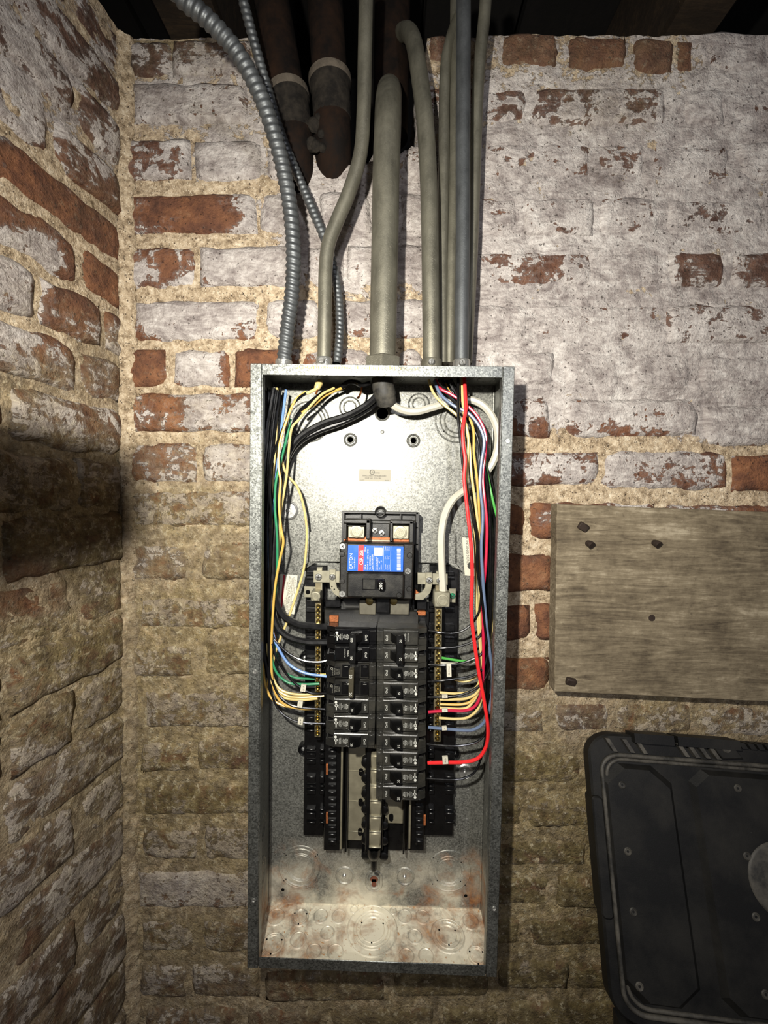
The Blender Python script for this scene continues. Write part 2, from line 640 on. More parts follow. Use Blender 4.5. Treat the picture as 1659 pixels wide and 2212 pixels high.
M['black'] = dusty_black('black_moulded_plastic', (13, 13, 13), (70, 66, 54), 0.25, 0.36)
M['black_soft'] = plain('black_interior_plastic', (10, 10, 11), 0.30, 0, 0.5, 0.1)
M['breaker'] = dusty_black('dusty_breaker_plastic', (30, 30, 28), (92, 88, 76), 0.25, 0.32)
M['breaker_gloss'] = plain('glossy_breaker_plastic', (9, 9, 10), 0.22, 0, 0.5, 0.1)
M['toggle'] = plain('toggle_black', (6, 6, 6), 0.38, 0, 0.4, 0.1)
M['toggle_worn'] = plain('worn_olive_handle', (58, 54, 42), 0.45, 0, 0.4, 0.15)
M['white_ink'] = plain('white_print', (190, 190, 182), 0.6, 0, 0.3, 0.02)
M['grey_ink'] = plain('grey_print', (120, 118, 108), 0.6, 0, 0.3, 0.02)
M['dark_ink'] = plain('dark_print', (58, 56, 52), 0.7, 0, 0.3, 0.02)
M['blue'] = plain('blue_label', (18, 82, 190), 0.4, 0, 0.5, 0.03)
M['red_label'] = plain('red_label_band', (206, 44, 48), 0.4, 0, 0.5, 0.03)
M['red_strip'] = plain('dark_red_label_band', (168, 30, 46), 0.45, 0, 0.5, 0.03)
M['paper'] = plain('cream_label_paper', (186, 182, 166), 0.55, 0, 0.4, 0.03)
M['foil'] = plain('silver_label_foil', (148, 143, 129), 0.75, 0.0, 0.4, 0.04)
M['rustcu'] = plain('tarnished_copper', (150, 88, 50), 0.55, 0.4, 0.4, 0.3, 0.0008)
M['hole'] = plain('dark_opening', (5, 4, 4), 0.9, 0, 0.1, 0.1)
M['board'] = wood('weathered_board', [(0.36, (48, 40, 31)), (0.46, (88, 78, 62)), (0.54, (114, 103, 84)), (0.66, (164, 153, 132))], (10, 60, 100))
M['joist'] = wood('sooty_old_timber', [(0.3, (16, 12, 9)), (0.5, (40, 31, 22)), (0.7, (74, 58, 40))], (6, 40, 40))
M['boards_dark'] = wood('darkened_floor_boards', [(0.3, (6, 5, 4)), (0.5, (12, 10, 8)), (0.7, (22, 18, 15))], (40, 6, 40))  # near-black wood: the darkness of the joist bay is in the colour
M['iron'] = dusty_black('shaded_rusty_iron', (14, 10, 8), (52, 34, 22), 0.45, 0.8, 30, 0.12)  # rust brown, darkened for the pocket where little light reaches
M['iron_collar'] = dusty_black('shaded_grimy_collar', (22, 20, 18), (66, 60, 52), 0.45, 0.85, 60, 0.12)  # dirty grey collar, its colour also darkened for the unlit pocket
M['rim'] = plain('pale_mortar_rim', (78, 71, 62), .85, 0, .2, .3, .001)
M['tote'] = dusty_black('black_tote_plastic', (11, 11, 11), (58, 55, 49), 0.22, 0.5, 14, 0.25)
M['tote_rim'] = dusty_black('grey_scuffed_tote_rim', (34, 33, 31), (104, 99, 90), 0.5, 0.5, 30, 0.3)
M['nail'] = plain('rusted_nail', (44, 34, 28), 0.7, 0.3, 0.4, 0.3)
M['floor'] = masonry('cellar_floor_dirt', 'mortar')
WIRE = {
    'black': plain('black_wire', (10, 10, 11), 0.22, 0, 0.5, 0.05),
    'thick': plain('black_feeder', (17, 17, 18), 0.34, 0, 0.5, 0.1),
    'cream': plain('cream_wire', (188, 168, 110), 0.34, 0, 0.5, 0.05),
    'yellow': plain('yellowed_wire', (186, 150, 74), 0.34, 0, 0.5, 0.05),
    'white': plain('white_wire', (172, 169, 156), 0.36, 0, 0.5, 0.04),
    'green': plain('green_wire', (40, 116, 78), 0.32, 0, 0.5, 0.05),
    'lime': plain('light_green_wire', (70, 148, 66), 0.32, 0, 0.5, 0.05),
    'red': plain('red_wire', (206, 38, 40), 0.32, 0, 0.5, 0.05),
    'crimson': plain('crimson_wire', (168, 26, 56), 0.32, 0, 0.5, 0.05),
    'blue': plain('light_blue_wire', (96, 128, 176), 0.32, 0, 0.5, 0.05),
    'slate': plain('slate_blue_wire', (84, 98, 122), 0.32, 0, 0.5, 0.05),
    'copper': plain('bare_copper', (184, 112, 62), 0.25, 1.0),
}

# ------------------------------------------------------------------ wear maps (whitewash and dirt; the lower dirt also carries the warm light's colour)
WEAR = [  # u, v, paint, grime, tone
    (300, 120, .50, .30, .1), (450, 110, .55, .40, .1), (400, 215, .68, .12, .1), (560, 250, .65, .2, .2),
    (320, 340, .50, .02, .5), (480, 345, .90, .05, .6), (690, 360, .75, .1, .6), (400, 455, .16, .0, .9),
    (640, 460, .85, .02, .6), (340, 575, .46, .0, .6), (540, 570, .84, .02, .6), (760, 560, .80, .05, .6),
    (420, 690, .84, .0, .7), (640, 690, .74, .0, .8), (310, 795, .14, .08, .9), (430, 795, .86, .1, .5), (530, 795, .15, .05, .9),
    (330, 890, .35, .2, .9), (460, 890, .66, .3, .8), (340, 1000, .42, .40, .9), (480, 1000, .58, .45, .8),
    (400, 1100, .56, .85, .5), (330, 1220, .45, .6, .2), (490, 1220, .25, .7, .9), (400, 1320, .55, .95, .5),
    (340, 1420, .52, .85, .4), (500, 1430, .18, .8, .8), (420, 1540, .52, .85, .4), (400, 1730, .38, .95, .2),
    (420, 1830, .52, .8, .2), (400, 1930, .68, .55, .3), (420, 2030, .50, .8, .3), (400, 2120, .45, .6, .2),
    (340, 2200, .5, .6, .3), (600, 2190, .25, .6, .5), (700, 2150, .3, .7, .2), (900, 2160, .2, .75, .1), (1050, 2150, .2, .8, .0),
    (1130, 105, .10, .32, .45), (1290, 110, .06, .28, .5), (1410, 115, .08, .3, .35), (1600, 100, .72, .02, .1),
    (1100, 225, .55, .1, .0), (1300, 230, .60, .3, .1), (1560, 230, .82, .0, .3), (1000, 350, .72, .05, .5),
    (1170, 345, .70, .0, .4), (1330, 345, .52, .05, .1), (1500, 345, .66, .0, .0), (1640, 350, .80, .0, .1),
    (1100, 470, .72, .0, .5), (1250, 470, .76, .0, .2), (1500, 470, .66, .0, .0), (1640, 470, .74, 0., .1),
    (980, 600, .8, .0, .5), (1150, 580, .46, .0, .5), (1370, 590, .82, .0, .4), (1520, 580, .44, .05, .0), (1640, 580, .42, .05, .1), (1600, 675, .6, 0., .0), (1500, 500, .7, 0., .1), (1250, 520, .6, 0., .2),
    (1100, 700, .90, .0, .5), (1280, 700, .76, .0, .4), (1540, 700, .60, .0, .0), (1150, 800, .92, .0, .5), (1280, 800, .95, .0, .5),
    (1420, 800, .80, .0, .6), (1600, 800, .93, .0, .5), (1150, 890, .70, .0, .6), (1150, 930, .35, .0, .8),
    (1350, 880, .85, .0, .6), (1370, 920, .52, .0, .8), (1600, 920, .92, .0, .5), (1200, 1010, .64, .0, .5),
    (1370, 1010, .66, .0, .7), (1500, 1015, .55, .0, .5), (1630, 1020, .22, .0, .9), (1120, 1120, .10, .1, .9), (1175, 1125, .36, .0, .8),
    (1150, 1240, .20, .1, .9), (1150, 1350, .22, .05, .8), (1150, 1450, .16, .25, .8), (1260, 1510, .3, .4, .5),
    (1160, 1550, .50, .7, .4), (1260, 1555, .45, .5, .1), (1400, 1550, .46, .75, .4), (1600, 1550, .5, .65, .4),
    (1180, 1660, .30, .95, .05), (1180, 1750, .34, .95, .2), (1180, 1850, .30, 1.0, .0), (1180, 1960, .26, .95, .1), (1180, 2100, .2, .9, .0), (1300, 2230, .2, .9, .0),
]
WEAR_L = [
    (230, 60, .40, .1, .0), (80, 60, .62, .05, .0), (20, 200, .70, .02, .0), (150, 160, .64, .1, .0), (220, 200, .35, .2, .1), (60, 260, .70, .1, .1),
    (200, 330, .50, .25, .2), (40, 370, .15, .0, .95), (150, 430, .18, .15, .9), (210, 420, .35, .3, .3),
    (230, 530, .12, .1, .8), (50, 560, .78, .2, .4), (210, 620, .12, .1, .75), (20, 690, .75, .3, .4), (130, 720, .42, .25, .8),
    (230, 770, .45, .5, .3), (60, 820, .50, .6, .4), (200, 880, .55, .45, .4), (120, 1000, .5, .8, .4), (40, 1150, .4, .8, .3),
    (60, 1260, .16, .4, .9), (200, 1230, .4, .8, .0), (150, 1400, .40, .85, .2), (60, 1500, .3, .7, .7), (230, 1500, .5, .85, .3),
    (100, 1700, .48, .58, .4), (220, 1700, .5, .7, .1), (40, 1900, .48, .5, .3), (180, 1900, .52, .6, .1), (100, 2100, .48, .5, .2), (240, 2120, .46, .6, .1),
]


def wear_at(uv, tab):
    T = np.array(tab)
    uv = np.asarray(uv, float)
    out = np.zeros((len(uv), 3))
    for s0 in range(0, len(uv), 20000):
        a = uv[s0:s0 + 20000]
        d = ((a[:, None, 0] - T[None, :, 0]) ** 2 + (1.5 * (a[:, None, 1] - T[None, :, 1])) ** 2) + 200.0
        w = d ** -2.0
        out[s0:s0 + 20000] = (w @ T[:, 2:]) / w.sum(1, keepdims=True)
    return out


def proj_np(V):
    q = np.asarray(V, float) - np.array(CAM)
    r, u, f = q @ np.array(RIGHT), q @ np.array(UP), q @ np.array(FWD)
    f = np.maximum(f, 0.05)
    return np.stack([CX + F * r / f, CY - F * u / f], 1)


def set_wear(me, wear):
    a = me.attributes.new('wear', 'FLOAT_COLOR', 'POINT')
    w = np.ones((len(wear), 4), np.float32)
    w[:, :3] = wear
    a.data.foreach_set('color', w.ravel())


def fbm(p, o=4):
    return noise.fractal(p, 0.9, 2.0, o)


# ------------------------------------------------------------------ walls
def structure(o):
    o['kind'] = 'structure'
    return o


HOLE = [(548, 60), (560, 150), (590, 235), (640, 290), (700, 318), (760, 345), (800, 330), (905, 300), (905, 130), (925, 55)]
HOLEW = [at(u, v, -WY) for u, v in HOLE]
HW = [(p.x, p.z) for p in HOLEW]


def in_hole(x, z, m=0.0):
    """signed-ish distance to the broken-out pocket (positive inside)"""
    inside, best = False, 9.0
    n = len(HW)
    for i in range(n):
        x0, z0 = HW[i]
        x1, z1 = HW[(i + 1) % n]
        if (z0 > z) != (z1 > z) and x < (x1 - x0) * (z - z0) / (z1 - z0) + x0:
            inside = not inside
        dx, dz = x1 - x0, z1 - z0
        t = max(0, min(1, ((x - x0) * dx + (z - z0) * dz) / (dx * dx + dz * dz)))
        best = min(best, math.hypot(x - x0 - t * dx, z - z0 - t * dz))
    return best if inside else -best


ZTOP = at(1300, 72, -WY).z
ZFLOOR = -1.20


def recess(u, v):
    """how far the joints lie behind the brick faces"""
    if v > 1480 or (u < 560 and v > 1040):
        return 0.0036
    if u > 1040 and v < 850:
        return 0.0032
    return 0.0065


def wall_grid(name, xs, zs, fn, tab, mat):
    nx, nz = len(xs), len(zs)
    V = [fn(x, z) for z in zs for x in xs]
    Fc = [(j * nx + i, j * nx + i + 1, (j + 1) * nx + i + 1, (j + 1) * nx + i) for j in range(nz - 1) for i in range(nx - 1)]
    me = bpy.data.meshes.new(name)
    me.from_pydata(V, [], Fc)
    me.materials.append(mat)
    me.polygons.foreach_set('use_smooth', [True] * len(me.polygons))
    uv = proj_np([tuple(p) for p in V])
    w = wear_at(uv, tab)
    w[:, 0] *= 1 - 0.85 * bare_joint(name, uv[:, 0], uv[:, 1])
    if name == 'wall_back':                  # at upper right the limewash runs over the joints
        k = 1 / (1 + np.exp(np.clip((uv[:, 1] - 925) / 8, -30, 30))) / (1 + np.exp(np.clip((1030 - uv[:, 0]) / 15, -30, 30)))
        w[:, 0] += k * (0.45 * w[:, 0] + 0.50 - w[:, 0])
    set_wear(me, w)
    o = bpy.data.objects.new(name, me)
    C.objects.link(o)
    return structure(o)


def bare_joint(name, u, v):
    """where the pointing never got, or has lost, its limewash"""
    sg = lambda t: 1 / (1 + np.exp(-np.clip(t, -30, 30)))
    if name == 'wall_left':
        return sg((v - 215 - u * .75) / 18)
    a = sg((590 - u) / 30) * (0.5 * sg((v - 270) / 15) + 0.5 * sg((v - 388) / 12))
    m_ = sg((1010 - u) / 30) * sg((u - 560) / 30) * sg((v - 625) / 12) * .8
    c = sg((u - 1040) / 30) * sg((v - 928 - (u - 1110) * .07) / 10)
    return np.clip(a + m_ + c, 0, 1)


step = 0.0055
xs = list(np.arange(XC - 0.004, 0.74, step)) + [0.9, 1.2, 1.5]
zs = [ZFLOOR, -1.0] + list(np.arange(-0.93, ZTOP, step)) + [ZTOP]


def back_fn(x, z):
    u, v = proj((x, WY, z))
    y = WY + recess(u, v) + 0.0026 * fbm(Vector((x * 26, 0.3, z * 26)), 4) + 0.0016 * fbm(Vector((x * 110, 5.3, z * 110)), 3)
    if z > 0.5 and -0.3 < x < 0.12:
        d = in_hole(x, z) + 0.008 * noise.noise(Vector((x * 60, 0, z * 60)))
        if d > -0.006:
            t = min(1, max(0, (d + 0.006) / 0.022))
            y += 0.30 * t * t * (3 - 2 * t)
    return Vector((x, y, z))


wall_back = wall_grid('wall_back', xs, zs, back_fn, WEAR, M['mortar'])
# top of the wall
b = B()
xs2 = [XC, -0.4, at(548, 80, -WY).x]
b.box(XC, at(545, 80, -WY).x, WY + 0.006, WY + 0.34, ZTOP - 0.03, ZTOP - 0.004)
b.box(at(925, 80, -WY).x, 1.5, WY + 0.012, WY + 0.34, ZTOP - 0.03, ZTOP - 0.004)
cap = b.out('wall_top', M['mortar'], wall_back, smooth=False)
set_wear(cap.data, [(.2, .8, .2)] * len(cap.data.vertices))

ss = list(np.arange(-0.006, 0.72, 0.0075)) + [0.9, 1.3, 1.9]


def left_fn(s_, z):
    p = L0 + LD * s_
    u, v = proj(p + Vector((0, 0, z)))
    rc = 0.0070 if 250 < v < 1000 else 0.0040
    y = -rc + 0.0036 * fbm(Vector((s_ * 24, 7.3, z * 24)), 4) + 0.0020 * fbm(Vector((s_ * 100, 3.3, z * 100)), 3)
    return p + LN * y + Vector((0, 0, z))


wall_left = wall_grid('wall_left', ss, zs, left_fn, WEAR_L, M['mortar'])
wall_left.data.flip_normals()
b = B()
b.add([L0 + LD * s_ - LN * q + Vector((0, 0, ZTOP - 0.004)) for s_, q in ((0, 0.004), (1.9, 0.004), (1.9, 0.4), (0, 0.4))], [(0, 1, 2, 3)])
capl = b.out('wall_top', M['mortar'], wall_left, smooth=False)
set_wear(capl.data, [(.2, .6, .2)] * 4)


def brick(parent, tl, tr, br, bl, n, seed, tab, wear=None, lift=0.0, rough=1.0, left=False):
    """one hand-moulded brick: uneven outline, rounded arrises, chipped corners"""
    tl, tr, br, bl = map(Vector, (tl, tr, br, bl))
    w = ((tr - tl).length + (br - bl).length) / 2
    hgt = ((tl - bl).length + (tr - br).length) / 2
    nu, nv = max(5, int(w / 0.0085)), max(6, int(hgt / 0.0072))
    V, uvd = [], []
    sd = seed * 3.17
    tilt_u = (random.random() - 0.5) * 0.003
    tilt_v = (random.random() - 0.5) * 0.003
    for j in range(nv + 1):
        tv = j / nv
        for i in range(nu + 1):
            tu = i / nu
            # denser towards the edges
            su = 0.5 - 0.5 * math.cos(math.pi * tu) if False else tu
            p = (tl * (1 - su) + tr * su) * (1 - tv) + (bl * (1 - su) + br * su) * tv
            ed = min(su * w, (1 - su) * w, tv * hgt, (1 - tv) * hgt)
            q = Vector((p.x * 40 + sd, p.y * 40, p.z * 40))
            jit = Vector((noise.noise(q * 0.8 + Vector((9, 0, 0))), noise.noise(q * 0.8 + Vector((0, 9, 0))), noise.noise(q * 0.8 + Vector((0, 0, 9)))))
            jit -= n * jit.dot(n)
            k = max(0.0, 1 - ed / 0.012)
            p = p + jit * 0.0050 * k * rough
            cor = (1 - min(su, 1 - su) * w / 0.02), (1 - min(tv, 1 - tv) * hgt / 0.02)
            chip = max(0, cor[0]) * max(0, cor[1]) * max(0, noise.noise(q * 0.5 + Vector((3, 3, sd)))) * 0.022
            off = lift - 0.0060 * max(0.0, 1 - ed / 0.0065) ** 2 - chip * rough
            off += (0.0017 * fbm(q * 0.7, 4) + 0.0009 * noise.noise(q * 3.1)) * rough
            gouge = noise.noise(q * 0.45 + Vector((sd, 1, 7)))
            if gouge > 0.42:
                off -= (gouge - 0.42) * 0.012 * rough
            off += tilt_u * (su - .5) + tilt_v * (tv - .5)
            V.append(p + n * off)
    Fc = []
    for j in range(nv):
        for i in range(nu):
            a = j * (nu + 1) + i
            Fc.append((a, a + nu + 1, a + nu + 2, a + 1))
    rim = [i for i in range(nu + 1)] + [j * (nu + 1) + nu for j in range(1, nv + 1)] + \
          [nv * (nu + 1) + i for i in range(nu - 1, -1, -1)] + [j * (nu + 1) for j in range(nv - 1, 0, -1)]
    base = len(V)
    for r_ in rim:
        V.append(V[r_] - n * 0.022)
    m_ = len(rim)
    for k in range(m_):
        k2 = (k + 1) % m_
        Fc.append((rim[k], rim[k2], base + k2, base + k))
    me = bpy.data.meshes.new('brick')
    me.from_pydata(V, [], Fc)
    me.materials.append(M['brick'])
    me.polygons.foreach_set('use_smooth', [True] * len(me.polygons))
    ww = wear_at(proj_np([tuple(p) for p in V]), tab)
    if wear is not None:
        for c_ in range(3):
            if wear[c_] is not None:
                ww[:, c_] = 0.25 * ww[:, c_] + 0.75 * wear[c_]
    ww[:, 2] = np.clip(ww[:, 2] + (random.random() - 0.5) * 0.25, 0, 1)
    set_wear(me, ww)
    o = bpy.data.objects.new('brick', me)
    C.objects.link(o)
    o.parent = parent
    return o


# rows of the back wall: (top, bottom at left, top, bottom at right, joints)
ROWS = [
    [(268, 366, 86, 160), (370, 540, 82, 160), (926, 980, 68, 128), (1080, 1208, 66, 143), (1224, 1355, 73, 150), (1371, 1458, 79, 155), (1462, 1502, 82, 155), (1526, 1668, 62, 150), (1680, 1800, 66, 150)],
    [(283, 532, 176, 262), (908, 1036, 182, 262), (1042, 1138, 184, 262), (1152, 1442, 184, 268), (1478, 1570, 188, 270), (1582, 1720, 188, 270)],
    [(254, 408, 297, 384), (420, 560, 299, 384), (572, 662, 320, 384), (874, 960, 318, 384), (970, 1036, 300, 384), (1046, 1280, 304, 384), (1291, 1398, 304, 384), (1407, 1582, 308, 390), (1594, 1740, 302, 390)],
    [(270, 550, 414, 500), (562, 680, 412, 498), (690, 800, 412, 498), (866, 1000, 414, 500), (1010, 1120, 424, 508), (1130, 1284, 424, 508), (1292, 1430, 422, 508), (1442, 1660, 428, 510), (1672, 1800, 428, 510)],
    [(266, 418, 532, 618), (430, 652, 530, 614), (662, 740, 530, 614), (750, 1000, 528, 612), (1010, 1284, 540, 616), (1298, 1432, 540, 618), (1446, 1572, 540, 620), (1584, 1700, 544, 622)],
    [(284, 555, 646, 734), (572, 690, 645, 728), (742, 990, 645, 728), (1000, 1146, 654, 732), (1157, 1430, 654, 734), (1442, 1700, 658, 740)],
    [(264, 356, 752, 834), (370, 492, 756, 834), (503, 640, 752, 834), (650, 800, 752, 834), (862, 914, 752, 834), (960, 1068, 757, 834), (1080, 1200, 757, 832), (1219, 1345, 757, 836), (1360, 1500, 757, 842), (1512, 1700, 768, 850)],
    [(280, 600, 850, 932), (1080, 1188, 858, 942), (1222, 1512, 862, 942), (1526, 1760, 876, 962)],
    [(274, 420, 958, 1042), (434, 600, 960, 1042), (1080, 1296, 976, 1048), (1305, 1578, 974, 1056), (1588, 1760, 982, 1062)],
    [(276, 600, 1062, 1140), (1070, 1136, 1088, 1158), (1148, 1420, 1088, 1164), (1434, 1720, 1092, 1170)],
    [(268, 404, 1176, 1255), (432, 600, 1174, 1254), (1060, 1198, 1200, 1278), (1212, 1480, 1205, 1280), (1494, 1720, 1208, 1284)],
    [(296, 600, 1290, 1362), (1050, 1146, 1310, 1386), (1160, 1410, 1306, 1384), (1424, 1720, 1310, 1388)],
    [(280, 420, 1394, 1466), (440, 600, 1390, 1462), (1050, 1188, 1424, 1496), (1200, 1460, 1420, 1494), (1474, 1720, 1424, 1498)],
    [(308, 600, 1494, 1576), (1040, 1180, 1528, 1588), (1197, 1322, 1516, 1584), (1334, 1500, 1520, 1590), (1512, 1720, 1526, 1596)],
    [(300, 408, 1602, 1672), (420, 600, 1600, 1670), (1040, 1262, 1630, 1698), (1276, 1480, 1632, 1700), (1494, 1720, 1636, 1704)],
    [(304, 600, 1696, 1766), (1040, 1128, 1732, 1788), (1142, 1400, 1730, 1790), (1414, 1720, 1736, 1796)],
    [(302, 424, 1790, 1862), (438, 600, 1788, 1862), (1040, 1270, 1818, 1878), (1284, 1720, 1822, 1884)],
    [(292, 580, 1884, 1968), (1030, 1190, 1896, 1962), (1204, 1480, 1900, 1966)],
    [(298, 420, 1992, 2062), (434, 580, 1990, 2062), (1030, 1130, 1982, 2050), (1144, 1400, 1984, 2052)],
    [(300, 404, 2088, 2158), (412, 560, 2086, 2158), (572, 830, 2100, 2166), (846, 1060, 2096, 2162), (1076, 1230, 2076, 2142), (1244, 1500, 2080, 2146)],
    [(310, 520, 2182, 2250), (532, 700, 2184, 2250), (712, 940, 2184, 2250), (954, 1080, 2182, 2250), (1094, 1340, 2168, 2236), (1354, 1600, 2172, 2240)],
]
sd = 0
BN = Vector((0, -1, 0))
for ri, row in enumerate(ROWS):
    for (u0, u1, v0, v1) in row:
        sd += 1
        fl = recess((u0 + u1) / 2, (v0 + v1) / 2)
        rg = 1.3 if fl < 0.002 else (0.6 if fl < 0.003 else 0.9)
        # where old limewash or dirt bridges the joints, the bricks reach nearly into them
        brick(wall_back, at(u0, v0, -WY), at(u1, v0, -WY), at(u1, v1, -WY), at(u0, v1, -WY), BN, sd, WEAR,
              lift=(random.random() - 0.45) * 0.004, rough=rg)

# left wall: rows follow the back-wall courses at the corner; joints given by the pixel where they show
CORNER = [86, 181, 280, 385, 492, 590, 690, 790, 893, 1000, 1105, 1215, 1325, 1430, 1535, 1640, 1745, 1850, 1955, 2060, 2165, 2270]
LJ = [[-0.03, .098, .31, .52], [-.03, .205, .415, .62], [-.03, .09, .30, .51], [-.03, .125, .225, .43], [-.03, .215, .42, .63], [-.03, .085, .29, .50],
      [-.03, .045, .150, .36, .57], [-.03, .088, .30, .51], [-.03, .19, .40, .61], [-.03, .10, .31, .52], [-.03, .205, .30, .51], [-.03, .10, .31, .41, .62],
      [-.03, .20, .41, .62], [-.03, .10, .20, .41, .62], [-.03, .21, .42, .63], [-.03, .10, .31, .52], [-.03, .20, .41, .62], [-.03, .10, .31, .52],
      [-.03, .21, .42, .63], [-.03, .10, .31, .52], [-.03, .2, .41, .62], [-.03, .1, .31, .52]]
for i in range(len(CORNER) - 1):
    z1 = at(268 + i * .7, CORNER[i], -WY).z
    z0 = at(268 + i * .7, CORNER[i + 1], -WY).z + (0.013 if 250 < CORNER[i] < 1000 else 0.007)
    js = [q if q >= 0 else 0.004 for q in LJ[i]] + [0.73]
    for a, c_ in zip(js[:-1], js[1:]):
        sd += 1
        c_ = c_ - 0.011
        sl = 0.020 if CORNER[i] > 1100 else 0.0     # the lower courses sag towards the viewer
        pt = lambda s_, z: L0 + LD * s_ + Vector((0, 0, z - sl * s_))
        brick(wall_left, pt(c_, z1), pt(a, z1), pt(a, z0), pt(c_, z0), LN, sd, WEAR_L,
              lift=(random.random() - 0.5) * 0.006, rough=1.35, left=True)

# pointing smeared down the corner
V, Fc = [], []
cz = list(np.arange(-.95, ZTOP - .003, .005))
for j, z in enumerate(cz):
    wl = .010 + .005 * noise.noise(Vector((3, 0, z * 18))) + .003 * noise.noise(Vector((3, 0, z * 90)))
    wr = .013 + .006 * noise.noise(Vector((8, 0, z * 15))) + .004 * noise.noise(Vector((8, 0, z * 90)))
    pa = L0 + LD * wl + LN * .0015
    pm_ = Vector((XC + .005, WY - .0045, 0))
    pb = Vector((XC + wr, WY - .0012, 0))
    for q in (pa - LN * .006, pa, pa.lerp(pm_, .5), pm_, pm_.lerp(pb, .5), pb, pb + Vector((.001, .007, 0))):
        p = Vector((q.x, q.y, z))
        V.append(p + Vector((1, -1, .3)) * (.0022 * fbm(p * 75, 4)))
    if j:
        o_ = (j - 1) * 7
        Fc += [(o_ + k, o_ + k + 1, o_ + k + 8, o_ + k + 7) for k in range(6)]
me = bpy.data.meshes.new('corner_pointing')
me.from_pydata(V, [], Fc)
me.polygons.foreach_set('use_smooth', [True] * len(me.polygons))
me.materials.append(M['mortar'])
w = wear_at(proj_np([tuple(p) for p in V]), WEAR)
w[:, 0] *= .3
w[:, 1] *= .75
set_wear(me, w)
cbead = bpy.data.objects.new('corner_pointing', me)
C.objects.link(cbead)
cbead.parent = wall_back

# unseen thick board, added to cast the soft dark patch on the left bricks
b = B()
b.box(-.56, -.195, -.88, -.505, .082, .128, .003)
structure(b.out('shade_board', M['joist']))

# floor and ceiling
b = B()
b.box(-1.4, 1.6, -2.6, 0.3, ZFLOOR - 0.05, ZFLOOR)
fl = structure(b.out('floor', M['floor'], smooth=False))
set_wear(fl.data, [(.2, .6, .2)] * len(fl.data.vertices))
ZC = ZTOP + 0.26
cb = B()
cb.box(-1.4, 1.6, -2.6, 0.6, ZC + 0.02, ZC + 0.05)
ceil = structure(cb.out('ceiling', M['boards_dark'], smooth=False))
for k in range(-7, 8):
    b = B()
    b.box(k * 0.2 + 0.05, k * 0.2 + 0.245, -2.6, 0.6, ZC, ZC + 0.02, 0.003)
    b.out('floor_board', M['boards_dark'], ceil)
b = B()
b.box(-1.4, 1.6, WY + 0.34, WY + 0.40, ZTOP - 0.5, ZC, 0.006)
o = b.out('trim_1', M['boards_dark'])
structure(o)
for i, (x, w_) in enumerate(((-0.345, 0.105), (0.48, 0.09))):
    b = B()
    b.box(x - w_ / 2, x + w_ / 2, -2.4, WY + 0.34, ZTOP + 0.045, ZC, 0.006)
    tag(b.out('floor_joist', M['joist'], ), ('brown old timber joist above the wall corner at upper left', 'sooty black timber joist above the bare orange bricks at right')[i], 'joist')

# ------------------------------------------------------------------ old iron pipes in the broken-out pocket
def iron_pipe(label, top, bot, hcol, r, hx):
    """pipe coming down from above, into a bell collar, then an elbow going back into the wall"""
    p0, p1 = at(*top), at(*bot)
    d = (p0 - p1).normalized()
    root = thing('iron_drain_pipe', label, 'pipe', p1, 'old iron pipes in the wall pocket')
    b = B()
    b.tube([p1 - d * 0.012, p1 + d * 0.1, p0 + d * 0.25], r, 28)
    b.out('pipe', M['iron'], root)
    b = B()
    b.lathe(p1 - d * 0.045, d, [(r * .9, -.02), (r * 1.08, -.015), (r * 1.10, .0), (r * 1.10, .028), (r * 1.20, .033), (r * 1.20, .040), (r * 1.0, .044)], 32)
    cl = b.out('collar', M['iron_collar'], root)
    b = B()
    b.lathe(p1 - d * 0.005, d, [(r * 1.20, -.002), (r * 1.24, .003), (r * 1.22, .009), (r * 1.10, .011), (r * 1.02, .006)], 32)
    b.out('pale_rim', M['rim'], cl)
    q = p1 - d * 0.055
    b = B()
    b.tube([Vector(t) for t in spline([q, q + Vector((0, 0.004, -0.03)), q + Vector((hx, 0.04, -0.070)), q + Vector((hx, 0.12, -0.085)), q + Vector((hx, 0.24, -0.085))], 6)], r * 1.08, 24)
    b.out('elbow', M['iron'], root)
    return root


iron_pipe('rusty brown iron pipe on the left, its collar behind the thin ribbed conduit', (586, 0, .0), (622, 208, -.005), 0, .0275, 0.0)
iron_pipe('dark iron pipe with pale rimmed collar, between ribbed conduits and the bent tan conduit', (702, 0, .0), (713, 175, -.005), 0, .0275, 0.0)
p = at(845, 180, -.06)
b = B()
b.tube([p + Vector((0, 0, .6)), p, p + Vector((0, 0, -.09))], .030, 24)
tag(b.out('iron_stack', M['iron']), 'shadowy dark red iron pipe deep in the pocket behind the thick conduit', 'pipe')
# crumbling mortar clot between the pipes
b = B()
for k in range(14):
    c = at(686 + random.uniform(-12, 14), 285 + random.uniform(-30, 34), .012 - random.uniform(0, .02))
    r = random.uniform(.006, .012)
    b.lathe(c, (random.random() - .5, -1, random.random() - .5), [(r * .2, -r), (r * .8, -r * .6), (r, 0), (r * .75, r * .6), (r * .1, r)], 9)
o = b.out('mortar_clot', M['iron_collar'])
tag(o, 'grimy lump of old mortar hanging under the pipe collars above the whitewashed bricks', 'mortar')


# ------------------------------------------------------------------ conduits
NB = (0, -1, 0)
PANX0, PANX1 = -0.1984, 0.1651
PZT, PZB, PD = 0.1791, -0.6938, 0.0979


def screw_head(b, c, ax, r, h=0.002, slot=True):
    ax = Vector(ax).normalized()
    b.lathe(c, ax, [(r, 0), (r, h * .6), (r * .8, h), (0, h)], 16)


